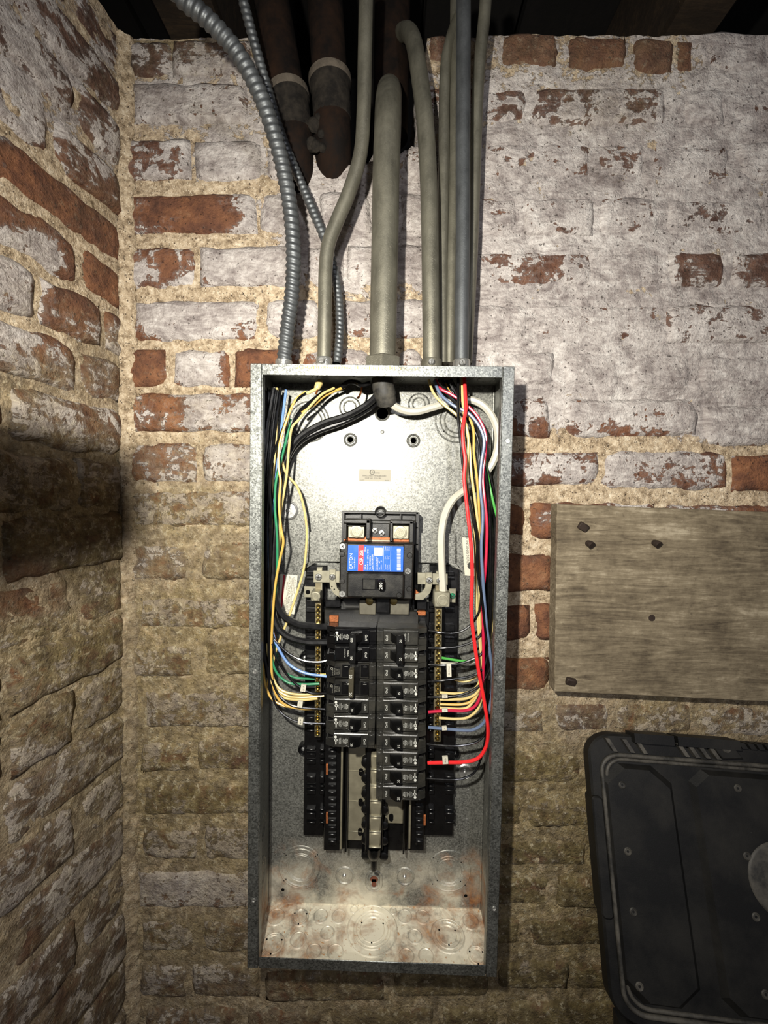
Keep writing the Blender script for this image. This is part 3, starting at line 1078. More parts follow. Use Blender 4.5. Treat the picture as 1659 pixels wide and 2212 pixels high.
def slot_mark(parent, c, ax, r, h, ang, mat, cross=False):
    b = B()
    ax = Vector(ax).normalized()
    for a in ((ang, ang + math.pi / 2) if cross else (ang,)):
        t = Vector((math.cos(a), 0, math.sin(a)))
        t = (t - ax * t.dot(ax)).normalized()
        s_ = ax.cross(t)
        c0 = Vector(c) + ax * (h + .0002)
        b.add([c0 + t * r * .75 + s_ * r * .12, c0 - t * r * .75 + s_ * r * .12, c0 - t * r * .75 - s_ * r * .12, c0 + t * r * .75 - s_ * r * .12], [(0, 1, 2, 3)])
    return b.out('slot', mat, parent, smooth=False)


def conduit(label, pts, r, conn, mat='conduit', grp=None, ridges=False):
    W = path(pts, 10)
    root = thing('conduit', label, 'conduit', W[-1])
    b = B()
    b.tube(W, r, 24)
    b.out('tube', M[mat], root)
    e = W[-1]
    if conn == 'setscrew':
        b = B()
        b.lathe(Vector((e.x, e.y, PZT)), (0, 0, 1), [(r * 1.15, 0), (r * 1.22, .001), (r * 1.22, .019), (r * 1.14, .021), (r * 1.0, .021)], 24)
        c = b.out('connector', M['zinc'] if mat != 'conduit' or 'left' in label else M['conduit'], root)
        b = B()
        sc_ = Vector((e.x - r * .1, e.y - r * 1.18, PZT + .013))
        screw_head(b, sc_, (-.1, -1, .1), .0048, .005)
        s_ = b.out('set_screw', M['zinc'], c)
        slot_mark(s_, sc_ + Vector((0, -.0003, 0)), NB, .0046, .005, 1.0 + e.x * 9, M['dark_ink'])
        if 'stamped' in label:
            b = B()
            b.box(e.x - .0095, e.x + .0055, e.y - r * 1.34, e.y - r * .9, PZT + .0005, PZT + .0095, .0006)
            f_ = b.out('stamped_pad', M['zinc'], c)
            b = B()
            b.text('T&B', .0058, (e.x - .002, e.y - r * 1.34 - .0003, PZT + .005), math.pi)
            b.out('lettering', M['grey_ink'], f_, smooth=False)
    elif conn == 'hex':
        b = B()
        hx = [(e.x + math.cos(math.pi / 3 * k + .52) * r * 1.42, math.sin(math.pi / 3 * k + .52) * r * 1.42) for k in range(6)]
        vs = [(x, e.y + y, PZT + .0005) for x, y in hx] + [(x, e.y + y, PZT + .0205) for x, y in hx]
        vs += [(e.x + (x - e.x) * .9, e.y + y * .9, PZT + .0225) for x, y in hx]
        fs = [tuple(range(6))[::-1], tuple(range(12, 18))]
        for k in range(6):
            k2 = (k + 1) % 6
            fs += [(k, k2, 6 + k2, 6 + k), (6 + k, 6 + k2, 12 + k2, 12 + k)]
        b.add(vs, fs)
        b.out('hex_connector', M['conduit'], root, smooth=False)
    elif conn == 'plain':
        b = B()
        b.lathe(Vector((e.x, e.y, PZT)), (0, 0, 1), [(r * 1.25, 0), (r * 1.3, .002), (r * 1.3, .006), (r * 1.1, .009), (r, .009)], 24)
        b.out('locknut', M['zinc'], root)
    return root


def ribbed(label, pts, r, pitch, hgt):
    W = path(pts, 26)
    # resample evenly
    L = [0.0]
    for a, c_ in zip(W[:-1], W[1:]):
        L.append(L[-1] + (c_ - a).length)
    n = int(L[-1] / (pitch / 6))
    P, j = [], 0
    for k in range(n + 1):
        d = L[-1] * k / n
        while j < len(L) - 2 and L[j + 1] < d:
            j += 1
        t = (d - L[j]) / max(1e-9, L[j + 1] - L[j])
        P.append(W[j].lerp(W[j + 1], t))
    root = thing('flexible_conduit', label, 'conduit', P[-1])
    # helical ribs: the radius follows a screw thread
    seg = 20
    b = B()
    vs, fs = [], []
    nrm = (P[1] - P[0]).orthogonal().normalized()
    for i, q in enumerate(P):
        t = (P[min(i + 1, n)] - P[max(i - 1, 0)]).normalized()
        nrm = (nrm - t * nrm.dot(t)).normalized()
        bn = t.cross(nrm)
        for k in range(seg):
            a = 2 * math.pi * k / seg
            ph = i / 6.0 + k / seg
            w_ = 0.5 + 0.5 * math.cos(2 * math.pi * ph)
            rr = r - hgt + hgt * (w_ ** 0.6)
            vs.append(q + (nrm * math.cos(a) + bn * math.sin(a)) * rr)
    for i in range(n):
        for k in range(seg):
            k2 = (k + 1) % seg
            fs.append((i * seg + k, i * seg + k2, (i + 1) * seg + k2, (i + 1) * seg + k))
    b.add(vs, fs)
    b.out('armour', M['flex'], root, sharp=80)
    e = P[-1]
    b = B()
    b.lathe(Vector((e.x, e.y, PZT)), (0, 0, 1), [(r * 1.3, 0), (r * 1.35, .002), (r * 1.3, .006), (r * 1.12, .008), (r * 1.1, .018), (r, .019)], 24)
    b.out('connector', M['zinc'], root)
    return root


ribbed('thick ribbed flexible steel conduit curving in from the top left', [(375, -25, .16), (398, 0, .155), (455, 48, .145), (515, 118, .13), (565, 212, .115), (598, 310, .10), (619, 400, .085), (630, 480, .075), (634, 560, .068), (630, 640, .06), (621, 710, .055), (613, 786, .052)], .0113, .0088, .0022)
ribbed('thin ribbed flexible conduit slanting behind the bent conduit on the left', [(515, -35, .085), (525, 0, .08), (549, 90, .065), (580, 200, .045), (607, 290, .036), (640, 372, .030), (680, 465, .024), (712, 545, .018), (728, 620, .016), (734, 690, .018), (732, 745, .022), (727, 786, .026)], .0074, .0072, .0015)
conduit('bent steel conduit with a stamped set-screw connector, left of the thick conduit', [(791, -30, .075), (790, 30, .072), (788, 130, .068), (786, 230, .064), (779, 330, .06), (756, 410, .058), (727, 480, .058), (709, 530, .058), (703, 590, .058), (702, 660, .058), (700, 784, .058)], .0101, 'setscrew')
conduit('thickest conduit in the centre with a hex connector and rounded bend at its top', [(842, 208, -.14), (841, 196, -.05), (840, 205, .012), (838.5, 240, .042), (837, 290, .052), (834, 380, .056), (832, 500, .056), (829, 640, .056), (827, 784, .056)], .0197, 'hex')
conduit('conduit with a hooked top bending back into the wall, right of the thickest one', [(845, 92, -.12), (868, 72, -.04), (884, 72, .0), (896, 100, .022), (907, 170, .04), (917, 250, .048), (924, 350, .052), (928, 470, .054), (930, 620, .056), (932, 784, .056)], .0126, 'setscrew')
conduit('slim shiny conduit close behind the hooked conduit', [(1002, -30, .025), (992, 30, .024), (975, 80, .022), (964, 130, .022), (960, 200, .022), (959, 300, .022), (957, 450, .022), (955, 620, .022), (956, 786, .026)], .0082, 'plain')
conduit('tan conduit half hidden between the slim shiny one and the streaked one', [(985, -30, .022), (984, 100, .020), (982, 300, .018), (979, 450, .018), (975, 600, .018), (971, 786, .022)], .0086, 'plain')
conduit('straight streaked conduit with a bright screw connector near the panel right corner', [(1001, -30, .068), (1001, 100, .066), (1000, 300, .062), (1000, 500, .058), (998, 650, .056), (997, 784, .056)], .0103, 'setscrew', mat='flex')
conduit('outermost right conduit leaning away behind the streaked one', [(1051, -30, .042), (1046, 40, .040), (1035, 150, .034), (1029, 270, .028), (1025, 400, .024), (1019, 560, .022), (1012, 700, .022), (1007, 786, .026)], .0088, 'plain')

# ------------------------------------------------------------------ weathered board on the wall
root = thing('wooden_board', 'weathered grey-brown wooden board nailed to the brick wall, right of the panel', 'board', at(1204, 1490, .004))
fr = [at(*q) for q in ((1204, 1089, .024), (1760, 1110, .024), (1760, 1521, .024), (1198, 1494, .024))]
b = B()
n_e = 26
edge = []
for a, c_ in zip(fr, fr[1:] + fr[:1]):
    for k in range(n_e):
        q = a.lerp(c_, k / n_e)
        q = q + Vector((noise.noise(q * 70), 0, noise.noise(q * 70 + Vector((5, 0, 0))))) * .0011
        edge.append((q.x, q.z))
b.prism(edge[::-1], 0.002, -.024, .0012)
b.out('plank', M['board'], root)
for (u, v, sq, rot) in ((1259, 1137, 1, .5), (1270, 1173, 0, .1), (1413, 1172, 0, 0), (1232, 1470, 1, .2)):
    p = at(u, v, .024)
    b = B()
    if sq:
        b.box(-.0075, .0075, -.006, .002, -.0055, .0055, .0012, Matrix.Translation(p) @ Matrix.Rotation(rot, 4, 'Y') @ Matrix.Rotation(.35, 4, 'X'))
    else:
        b.tube([p + Vector((0, .004, 0)), p + Vector((.001, -.006, -.001)), p + Vector((.0025, -.009, -.003))], [.0045, .0055, .0058], 12)
    b.out('nail', M['nail'], root)
b = B()
p = at(1408, 1335, .0241)
b.lathe(p, (0, -1, 0), [(.0052, 0), (.005, .0006), (0, .0006)], 16)
b.out('plug', M['nail'], root)

# ------------------------------------------------------------------ black tote with its lid standing open against the wall
TA = at(1266, 1579, .030)


def _bis(f, a, c_):
    fa = f(a)
    for _ in range(60):
        m_ = (a + c_) / 2
        if (f(m_) > 0) == (fa > 0):
            a = m_
        else:
            c_ = m_
    return (a + c_) / 2


# its top edge is level, its side square to that: this gives the lean and turn of the lid
TBp = at(1659, 1607, _bis(lambda h: at(1659, 1607, h).z - TA.z, -.1, .25))
TCp = at(1318, 2172, _bis(lambda h: (at(1318, 2172, h) - TA).dot(TBp - TA), -.1, .3))
EX, EZ = (TBp - TA).normalized(), (TA - TCp).normalized()
EY = EZ.cross(EX)
KX, KZ = (TBp - TA).length / 394.0, (TCp - TA).length / 596.0
LM = Matrix(((EX.x, EY.x, EZ.x, TA.x), (EX.y, EY.y, EZ.y, TA.y), (EX.z, EY.z, EZ.z, TA.z), (0, 0, 0, 1)))


def inv(u, v):                              # photo pixel -> lid coordinates
    d = ray(u, v)
    p = CAM + d * ((TA - CAM).dot(EY) / d.dot(EY)) - TA
    return p.dot(EX) / KX, -p.dot(EZ) / KZ


def tl(a, c, y=0.0):                        # lid coordinates -> flat lid frame
    return Vector((a * KX, -y, -c * KZ))


class LB(B):
    def out(s, *a, **k):
        s.v = [LM @ p for p in s.v]
        return B.out(s, *a, **k)


LW, LH = 2 * inv(1694, 1904)[0], inv(1330, 2222)[1]
tote = thing('storage_tote', 'black plastic storage tote whose ribbed lid stands open against the wall', 'tote', (LM @ tl(LW / 2, LH, -.02)))


def rrect(x0, x1, y0, y1, r, n=8):
    out = []
    for (cx, cy, a0) in ((x1 - r, y0 + r, -90), (x1 - r, y1 - r, 0), (x0 + r, y1 - r, 90), (x0 + r, y0 + r, 180)):
        for k in range(n + 1):
            a = R(a0 + 90 * k / n)
            out.append((cx + math.cos(a) * r, cy + math.sin(a) * r))
    return out


def slab(b, outline, y0, y1, bev=0.0):
    pts = [tl(x, y) for x, y in outline]
    pl = [(p.x, p.z) for p in pts]
    area = sum(pl[i][0] * pl[(i + 1) % len(pl)][1] - pl[(i + 1) % len(pl)][0] * pl[i][1] for i in range(len(pl)))
    if area < 0:
        pl = pl[::-1]
    b.prism(pl, -y0, -y1, bev)


b = LB()
slab(b, rrect(4, LW, 4, LH, 62), -.030, -.006, .003)
lid = b.out('lid', M['tote'], tote)
b = LB()
slab(b, rrect(0, 24, 160, 430, 10), -.030, .000, .002)
b.out('side_grip', M['tote'], lid)
for (i0, rr, hh) in ((30, .0032, .004), (41, .0026, .002)):
    pts = [tl(x, y, hh - .008) for x, y in rrect(i0, LW - i0 + 4, i0 + 26, LH - i0 + 4, 52 - i0 * .3, 10)]
    b = LB()
    b.tube(pts + pts[:1], rr, 10, cap=False)
    b.out('seal_ridge', M['tote_rim'], lid)
# sunken panels with sloping shoulders
def shoulder(x0, x1, y0, y1, ch, s=10, up=.008):
    def oct_(i):
        a0, a1, c0, c1, k = x0 + i, x1 - i, y0 + i, y1 - i, ch
        return [(a0 + k, c0), (a1 - k, c0), (a1, c0 + k), (a1, c1 - k), (a1 - k, c1), (a0 + k, c1), (a0, c1 - k), (a0, c0 + k)]
    o, i_ = oct_(0), oct_(s)
    vs = [tl(x, y, -.006) for x, y in o] + [tl(x, y, -.006 + up) for x, y in i_]
    fs = [(k, (k + 1) % 8, 8 + (k + 1) % 8, 8 + k)[::-1] for k in range(8)] + [tuple(range(8, 16))[::-1]]
    b = LB()
    b.add(vs, fs)
    o = b.out('raised_panel', M['tote'], lid, sharp=10)
    return o


P0, P1, P2 = inv(1322, 1900)[0], inv(1484, 1900)[0], inv(1524, 1900)[0]
C0, C1 = inv(1400, 1655)[1], inv(1440, 2182)[1]
shoulder(P0, P1, C0, C1, 40)
shoulder(P2, LW - P2, C0, C1, 30)
shoulder(LW - P1, LW - P0, C0, C1, 40)
for (u, v) in ((1343, 1695), (1355, 1838), (1367, 1968), (1380, 2129), (1592, 1702), (1612, 1848), (1631, 1979), (1652, 2146)):
    p = tl(*inv(u, v), .0015)
    b = LB()
    b.lathe(p, (0, -1, 0), [(.0056, 0), (.0050, .0012), (.0042, .0016), (.0034, .0006), (0, .0004)], 16)
    b.out('stud', M['tote_rim'], lid)
b = LB()
b.lathe(tl(*inv(1694, 1904), .0015), (0, -1, 0), [(.0475, 0), (.046, .002), (.044, .0026), (0, .0026)], 40)
b.out('round_boss', M['tote_rim'], lid)
# ribbed top edge: flat pads, slanted ribs, a pierced latch ear and small teeth
def tbox(b, x0, x1, y0, y1, h0, h1, sk=0.0):
    vs = [tl(x, y, h) for h in (h0, h1) for x, y in ((x0, y0), (x1, y0), (x1 + sk, y1), (x0 + sk, y1))]
    b.add(vs, [(3, 2, 1, 0), (4, 5, 6, 7), (0, 1, 5, 4), (1, 2, 6, 5), (2, 3, 7, 6), (3, 0, 4, 7)])


for x0, x1 in ((104, 190), (198, 330)):
    b = LB()
    tbox(b, x0, x1, -4, 20, -.026, .006)
    b.out('edge_pad', M['tote'], lid, smooth=False)
for x in (40, 78, 106, 196, 218, 240, 262):
    b = LB()
    tbox(b, x, x + 9, 14, 46, -.02, .003, 16)
    b.out('rib', M['tote_rim'], lid, smooth=False)
b = LB()
slab(b, [(262, -2), (300, -6), (318, 14), (332, 40), (290, 44), (276, 22)], -.02, .004, .001)
b.out('latch_ear', M['tote'], lid)
b = LB()
b.lathe(tl(300, 18, .004), (0, -1, 0), [(.0062, 0), (.0055, .0014), (.0034, .0014), (.003, .0004), (0, .0004)], 20)
b.out('latch_pin', M['tote_rim'], lid)
for k in range(int((LW - 400) / 18)):
    b = LB()
    tbox(b, 330 + k * 18, 342 + k * 18, 2, 16, -.02, .003, 6)
    b.out('tooth', M['tote'], lid, smooth=False)
# the box itself, below the photograph
b = B()
q0, q1 = LM @ tl(20, LH), LM @ tl(LW - 20, LH)
x0, x1 = q0.x, q1.x
zt = min(q0.z, q1.z) - .001
yb = max(q0.y, q1.y) + .005
vs = []
for z, k in ((zt, 0), (ZFLOOR, .03)):
    vs += [(x0 + k, yb + .02 - k * .3, z), (x1 - k, yb + .02 - k * .3, z), (x1 - k, -.54 + k, z), (x0 + k, -.54 + k, z)]
vs += [(x0 + .01, yb + .01, zt), (x1 - .01, yb + .01, zt), (x1 - .01, -.53, zt), (x0 + .01, -.53, zt)]
vs += [(x0 + .04, yb - .01, ZFLOOR + .01), (x1 - .04, yb - .01, ZFLOOR + .01), (x1 - .04, -.50, ZFLOOR + .01), (x0 + .04, -.50, ZFLOOR + .01)]
fs = [(4, 5, 6, 7), (12, 15, 14, 13)]
for k in range(4):
    k2 = (k + 1) % 4
    fs += [(k, k2, 4 + k2, 4 + k), (8 + k, 12 + k, 12 + k2, 8 + k2), (k, 8 + k, 8 + k2, k2)]
b.add(vs, fs)
b.out('tub', M['tote'], tote, smooth=False)

# ------------------------------------------------------------------ panel enclosure
panel = thing('electrical_panel', 'open galvanised steel breaker panel box on the brick wall', 'panel', ((PANX0 + PANX1) / 2, 0, PZB))
T = .0014
XL, XR = PANX0 + .002, PANX1 - .002         # box walls
b = B()
b.box(XL, XR, -.0016, 0, PZB, PZT)
b.out('back_plate', M['galv'], panel, smooth=False)
b = B()
b.box(XL, XL + T, -PD, -.0016, PZB, PZT)
b.out('side_wall', M['galv'], panel, smooth=False)
b = B()
b.box(XR - T, XR, -PD, -.0016, PZB, PZT)
b.out('side_wall', M['galv'], panel, smooth=False)
b = B()
b.box(XL + T, XR - T, -PD, -.0016, PZT - T, PZT)
b.out('top_wall', M['galv'], panel, smooth=False)
b = B()
b.box(XL + T, XR - T, -PD, -.0016, PZB, PZB + T)
b.out('bottom_wall', M['galv'], panel, smooth=False)
fz0 = at(553, 2087, PD).z
for (x0, x1) in ((PANX0, PANX0 + .0160), (PANX1 - .0160, PANX1)):
    b = B()
    b.box(x0, x1, -PD - .0020, -PD, PZB, PZT, .0008)
    fl = b.out('front_flange', M['flange'], panel)
    for zz in (.075, .235, .45, .62, .80) if False else (at(552, 945, PD).z, at(545, 1450, PD).z, at(542, 1942, PD).z):
        b = B()
        c = Vector(((x0 + x1) / 2 + .001, -PD - .0020, zz))
        b.lathe(c, (0, -1, 0), [(.0034, 0), (.0030, .0012), (.0018, .0012), (.0012, .0002), (0, .0002)], 14)
        b.out('cover_screw_hole', M['zinc'], fl)
for (z0, z1) in ((PZT - .0155, PZT), (PZB, PZB + .0165)):
    b = B()
    b.box(PANX0 + .0165, PANX1 - .0165, -PD - .0014, -PD, z0, z1, .0006)
    lip = b.out('front_lip', M['flange'], panel)
    if z1 == PZT:
        b = B()
        x = at(642, 797, PD).x
        while x < at(905, 797, PD).x:
            w_ = random.uniform(.001, .003)
            b.box(x, x + w_ * .45, -PD - .00165, -PD - .0013, z1 - .0065 + random.uniform(-.001, .001), z1 - .0030 + random.uniform(-.001, .001))
            x += w_ + .0009
        b.out('faded_pencil_scribble', plain('pencil', (150, 138, 92), .8, 0, .1), lip, smooth=False)
# mitred slit between flange and lip shows dark: folded return behind the flange
for x in (PANX0 + .0158, PANX1 - .0165):
    b = B()
    b.box(x, x + .0007, -PD, -PD + .012, PZB + .002, PZT - .002)
    b.out('flange_return', M['flange'], panel, smooth=False)


def rings(c, ax, radii, name='knockout', k=.0007, squash=1.0, mat='galv', parent=panel):
    """pressed concentric knock-out rings"""
    prof = []
    r = radii[0]
    prof += [(r + .0012, -.0002), (r + .0004, k * 1.0), (r - .0006, k * 1.6), (r - .0016, k * .7)]
    for q in radii[1:]:
        prof += [(q + .0010, k * .7), (q + .0002, -.0001), (q - .0008, k * 1.6), (q - .0018, k * .8)]
    prof.append((0, k * .8))
    b = B()
    b.lathe(c, ax, prof, 40, squash)
    return b.out(name, M[mat], parent, sharp=25)


def nub(parent, c, ax, r=.0011):
    b = B()
    b.lathe(c, ax, [(r, 0), (r * .7, .0006), (0, .0008)], 8)
    return b.out('tie_point', M['hole'], parent)


def pxm(r, h=0.0):
    return r * (DCAM - h) / F


def back(u, v, h=.0016):
    return at(u, v, h)


NB = (0, -1, 0)
for (u, v, rs) in ((668, 911, (43, 36, 28)), (756, 880, (22, 14)), (905, 873, (22, 14)), (988, 908, (47, 37, 28)), (650, 1873, (49, 43, 32, 28)), (970, 1881, (47, 34, 28))):
    c = back(u, v)
    kn = rings(c, NB, [pxm(r) for r in rs])
    for a in (40, 140, 220, 320):
        for q in rs[:2]:
            nub(kn, c + Vector((math.cos(R(a)) * pxm(q), -.0012, math.sin(R(a)) * pxm(q))), NB, .0009)
for (u, v) in ((757, 950), (893, 952)):
    c = back(u, v)
    b = B()
    b.lathe(c, NB, [(.0112, 0), (.0100, .0016), (.0090, .0020), (.0076, .0002), (.0068, .0002), (.0062, .0026), (.0048, .0030), (.0042, .0010)], 28)
    o = b.out('mounting_boss', M['galv'], panel)
    b = B()
    b.lathe(c, NB, [(.0043, .0010), (0, .0010)], 16)
    b.out('hole', M['hole'], o)
b = B()
b.lathe(back(826, 893), NB, [(.0125, 0), (.0105, .0016), (.0096, .0010), (.0092, .0004)], 28)
o = b.out('mounting_keyhole', M['galv'], panel)
b = B()
b.lathe(back(826, 893), NB, [(.0093, .0004), (0, .0004)], 24)
b.out('hole', M['hole'], o)
b = B()
b.lathe(back(826, 933), NB, [(.0032, .0002), (.0026, .0006), (0, .0006)], 14)
b.out('dimple', M['galv'], panel)
for (u, v, r) in ((623, 1103, 20), (1005, 1667, 16), (745, 1891, 20), (875, 1893, 20)):
    c = back(u, v)
    q = pxm(r)
    b = B()
    b.lathe(c, NB, [(q + .0012, 0), (q, .0010), (q - .0012, .0016), (q - .0030, .0002), (0, .0002)], 32)
    o = b.out('mounting_dimple', M['zinc'] if v < 1891 else M['galv'], panel)
    b = B()
    b.lathe(c + Vector((-.001, 0, 0)), NB, [(.0034, .0002), (.0032, .002), (.0018, .0034), (0, .0036)], 14)
    b.out('rivet', M['zinc'], o)
# keyhole slot at the bottom
c = back(808, 1903)
def stadium(r, h_, n=10):
    out = []
    for k in range(n + 1):
        a = math.pi * k / n
        out.append((math.cos(a) * r, h_ + math.sin(a) * r))
    for k in range(n + 1):
        a = math.pi + math.pi * k / n
        out.append((math.cos(a) * r, -h_ + math.sin(a) * r))
    return out


def ringpoly(b, c, polys):
    """stack of equal-length outlines [(poly, height)] in the XZ plane"""
    n = len(polys[0][0])
    vs, fs = [], []
    for poly, h in polys:
        vs += [Vector((c.x + x, c.y - h, c.z + z)) for x, z in poly]
    for i in range(len(polys) - 1):
        for k in range(n):
            k2 = (k + 1) % n
            fs.append((i * n + k, i * n + k2, (i + 1) * n + k2, (i + 1) * n + k))
    b.add(vs, fs)


b = B()
ringpoly(b, c, [(stadium(.0150, .0045), 0), (stadium(.0136, .0045), .0012), (stadium(.0100, .0045), .0002), (stadium(.0092, .0045), .0024), (stadium(.0072, .0042), .0030), (stadium(.0062, .0040), .0010)])
key = b.out('mounting_keyhole', M['galv'], panel)
b = B()
b.lathe(c + Vector((0, 0, .0040)), NB, [(.0064, .0009), (0, .0009)], 20)
b.lathe(c + Vector((0, 0, -.0050)), NB, [(.0044, .0010), (0, .0010)], 16)
b.box(c.x - .0036, c.x + .0036, c.y - .0009, c.y - .0008, c.z - .005, c.z + .004)
b.out('hole', plain('brick_behind', (104, 56, 36), .9), key, smooth=False)
for (u, v) in ((613, 1693), (613, 1756), (1012, 1707), (1009, 1771), (611, 1922), (623, 1939), (1006, 1935), (1000, 1952), (1020, 1480), (593, 1260)):
    dark = v in (1922, 1935, 1480)
    b = B()
    b.lathe(back(u, v), NB, [(.0028 if dark else .0022, .0001), (.0018, .0007), (0, .0007)], 12)
    b.out('small_hole' if dark else 'dimple', M['hole'] if dark else M['zinc'], panel)
# bottom wall, seen from above
NZ = (0, 0, 1)
for (u, v, rs) in ((596, 1981, (18,)), (648, 1982, (18, 15)), (693, 1979, (15,)), (732, 1980, (15,)), (707, 2016, (15,)), (644, 2031, (17,)), (590, 2041, (25, 19)),
                   (678, 2056, (16,)), (724, 2058, (17,)), (804, 2009, (54, 41, 35, 27)), (874, 1980, (15,)), (913, 1981, (15,)), (896, 2023, (15,)), (967, 2021, (36, 28, 20)),
                   (1016, 1991, (17,)), (878, 2066, (16,)), (920, 2066, (16,)), (1030, 2066, (21, 16)), (765, 1965, (8,)), (849, 1968, (7,))):
    c = at_z(u, v, PZB + T)
    d = (c - CAM).dot(FWD)
    if c.y > -.006:
        c.y = -.006
    kn = rings(c, NZ, [r * d / F for r in rs], k=.0008, squash=1.0)
    if len(rs) > 1:
        for a in (30, 150, 270):
            q = rs[-1] * d / F
            nub(kn, c + Vector((math.cos(R(a)) * q, math.sin(R(a)) * q, .001)), NZ, .0014)
# side walls
for (x, ax, pts) in ((XL + T, (1, 0, 0), ((.045, .115, (.030, .021)), (.052, .028, (.020, .013)), (.055, -.395, (.013,)), (.052, -.525, (.026, .018)), (.05, -.602, (.026, .018)))),
                     (XR - T, (-1, 0, 0), ((.045, .100, (.030, .021)), (.055, .010, (.020, .013)), (.052, -.420, (.022, .015)), (.052, -.500, (.026, .018)), (.05, -.60, (.022, .015))))):
    for (h, z, rs) in pts:
        rings(Vector((x, -h, z)), ax, rs)
# top wall, seen from below
for (x, h, rs) in ((-.135, .045, (.020, .013)), (-.05, .055, (.013,)), (.0, .03, (.016, .011)), (.10, .05, (.02, .013)), (.14, .04, (.013,))):
    rings(Vector((x, -h, PZT - T)), (0, 0, -1), rs)
# fine vertical crease of the folded corner
for x in (XL + T + .0015, XR - T - .0015):
    b = B()
    b.tube([(x, -.0030, PZB + .004), (x, -.0030, PZT - .004)], .0014, 8)
    b.out('corner_fold', M['galv'], panel)


# printed labels inside the box
def label_plate(parent, name, quad, mat, y=.0005, r=0.0):
    """thin sticker through four points (tl,tr,br,bl)"""
    b = B()
    q = [Vector(p) for p in quad]
    top = [p + Vector((0, -y, 0)) for p in q]
    b.add(q + top, [(4, 7, 6, 5), (0, 4, 5, 1), (1, 5, 6, 2), (2, 6, 7, 3), (3, 7, 4, 0)])
    return b.out(name, mat, parent, smooth=False)


lb = label_plate(panel, 'listing_label', [at(*p, .0017) for p in ((776, 1013), (844, 1015), (844, 1040), (775, 1039))], M['foil'])
b = B()
c = at(804, 1020, .0024)
b.lathe(c, NB, [(.0042, 0), (.0042, .0001), (.0034, .0001), (.0034, 0)], 24, cap=False)
b.text('UL', .0052, c, 0)
b.text('LISTED', .0026, at(815.5, 1022, .0024), 0)
b.text('ENCLOSED PANELBOARD', .0033, at(809, 1028, .0024), 0)
b.text('ISSUE NO.  P15-1783', .0030, at(806, 1033, .0024), 0)
b.text('E-52977', .0018, at(783, 1037, .0024), 0)
b.text('38-5029', .0018, at(836, 1037.5, .0024), 0)
b.out('lettering', M['dark_ink'], lb, smooth=False)

lb = label_plate(panel, 'danger_label', [at(*p, .0017) for p in ((606, 1240), (643, 1243), (636, 1327), (602, 1321))], M['paper'])
b = B()
p0, p1, p2, p3 = [at(*p, .0024) for p in ((612, 1242), (616, 1242), (609, 1321), (605, 1320))]
b.add([p0, p1, p2, p3], [(0, 3, 2, 1)])
b.out('red_band', M['red_strip'], lb, smooth=False)
b = B()
up_ = math.atan2((at(617, 1242, 0) - at(610, 1320, 0)).z, (at(617, 1242, 0) - at(610, 1320, 0)).x)
lines = ('DANGER', 'Hazard of electric shock', 'or arc flash. Turn off', 'all power supplying', 'this equipment before', 'working inside it.')
for k, tx in enumerate(lines):
    b.text(tx, .0034, at(620 + k * 3.2, 1265 + k * .4, .0024), up_)
    b.text(lines[-1 - k], .0034, at(614.5 + k * 3.2, 1305 + k * .4, .0024), up_)
b.out('lettering', M['dark_ink'], lb, smooth=False)

lb = label_plate(panel, 'bonding_label', [at(*p, .0017) for p in ((998, 1161), (1026, 1163), (1029, 1245), (1004, 1243))], M['paper'])
b = B()
dn = math.atan2((at(1012, 1240, 0) - at(1008, 1165, 0)).z, (at(1012, 1240, 0) - at(1008, 1165, 0)).x)
b.text('BONDING SCREW', .0062, at(1010, 1192, .0024), dn)
b.text('GREEN GROUND SCREW', .0042, at(1017, 1195, .0024), dn)
b.lathe(at(1018, 1222, .0022), NB, [(.0062, 0), (.0062, .0003), (0, .0003)], 24)
b.out('lettering', M['dark_ink'], lb, smooth=False)

# ------------------------------------------------------------------ bus assembly (black moulded base, neutral bars, stabs)
bus = thing('bus_assembly', 'black moulded bus base with brass-screw neutral bars and silver stabs inside the panel', 'bus bar', at(808, 1838, .0016))


def bx(b, u0, u1, v0, v1, h0, h1, bev=0.0008):
    """box whose front face covers the pixels u0..u1, v0..v1 at height h1"""
    p, q = at(u0, v0, h1), at(u1, v1, h1)
    p2, q2 = at(u1, v0, h1), at(u0, v1, h1)
    x0, x1 = (p.x + q2.x) / 2, (q.x + p2.x) / 2
    z1, z0 = (p.z + p2.z) / 2, (q.z + q2.z) / 2
    b.box(x0, x1, -h1, -h0, z0, z1, bev)
    return x0, x1, z0, z1


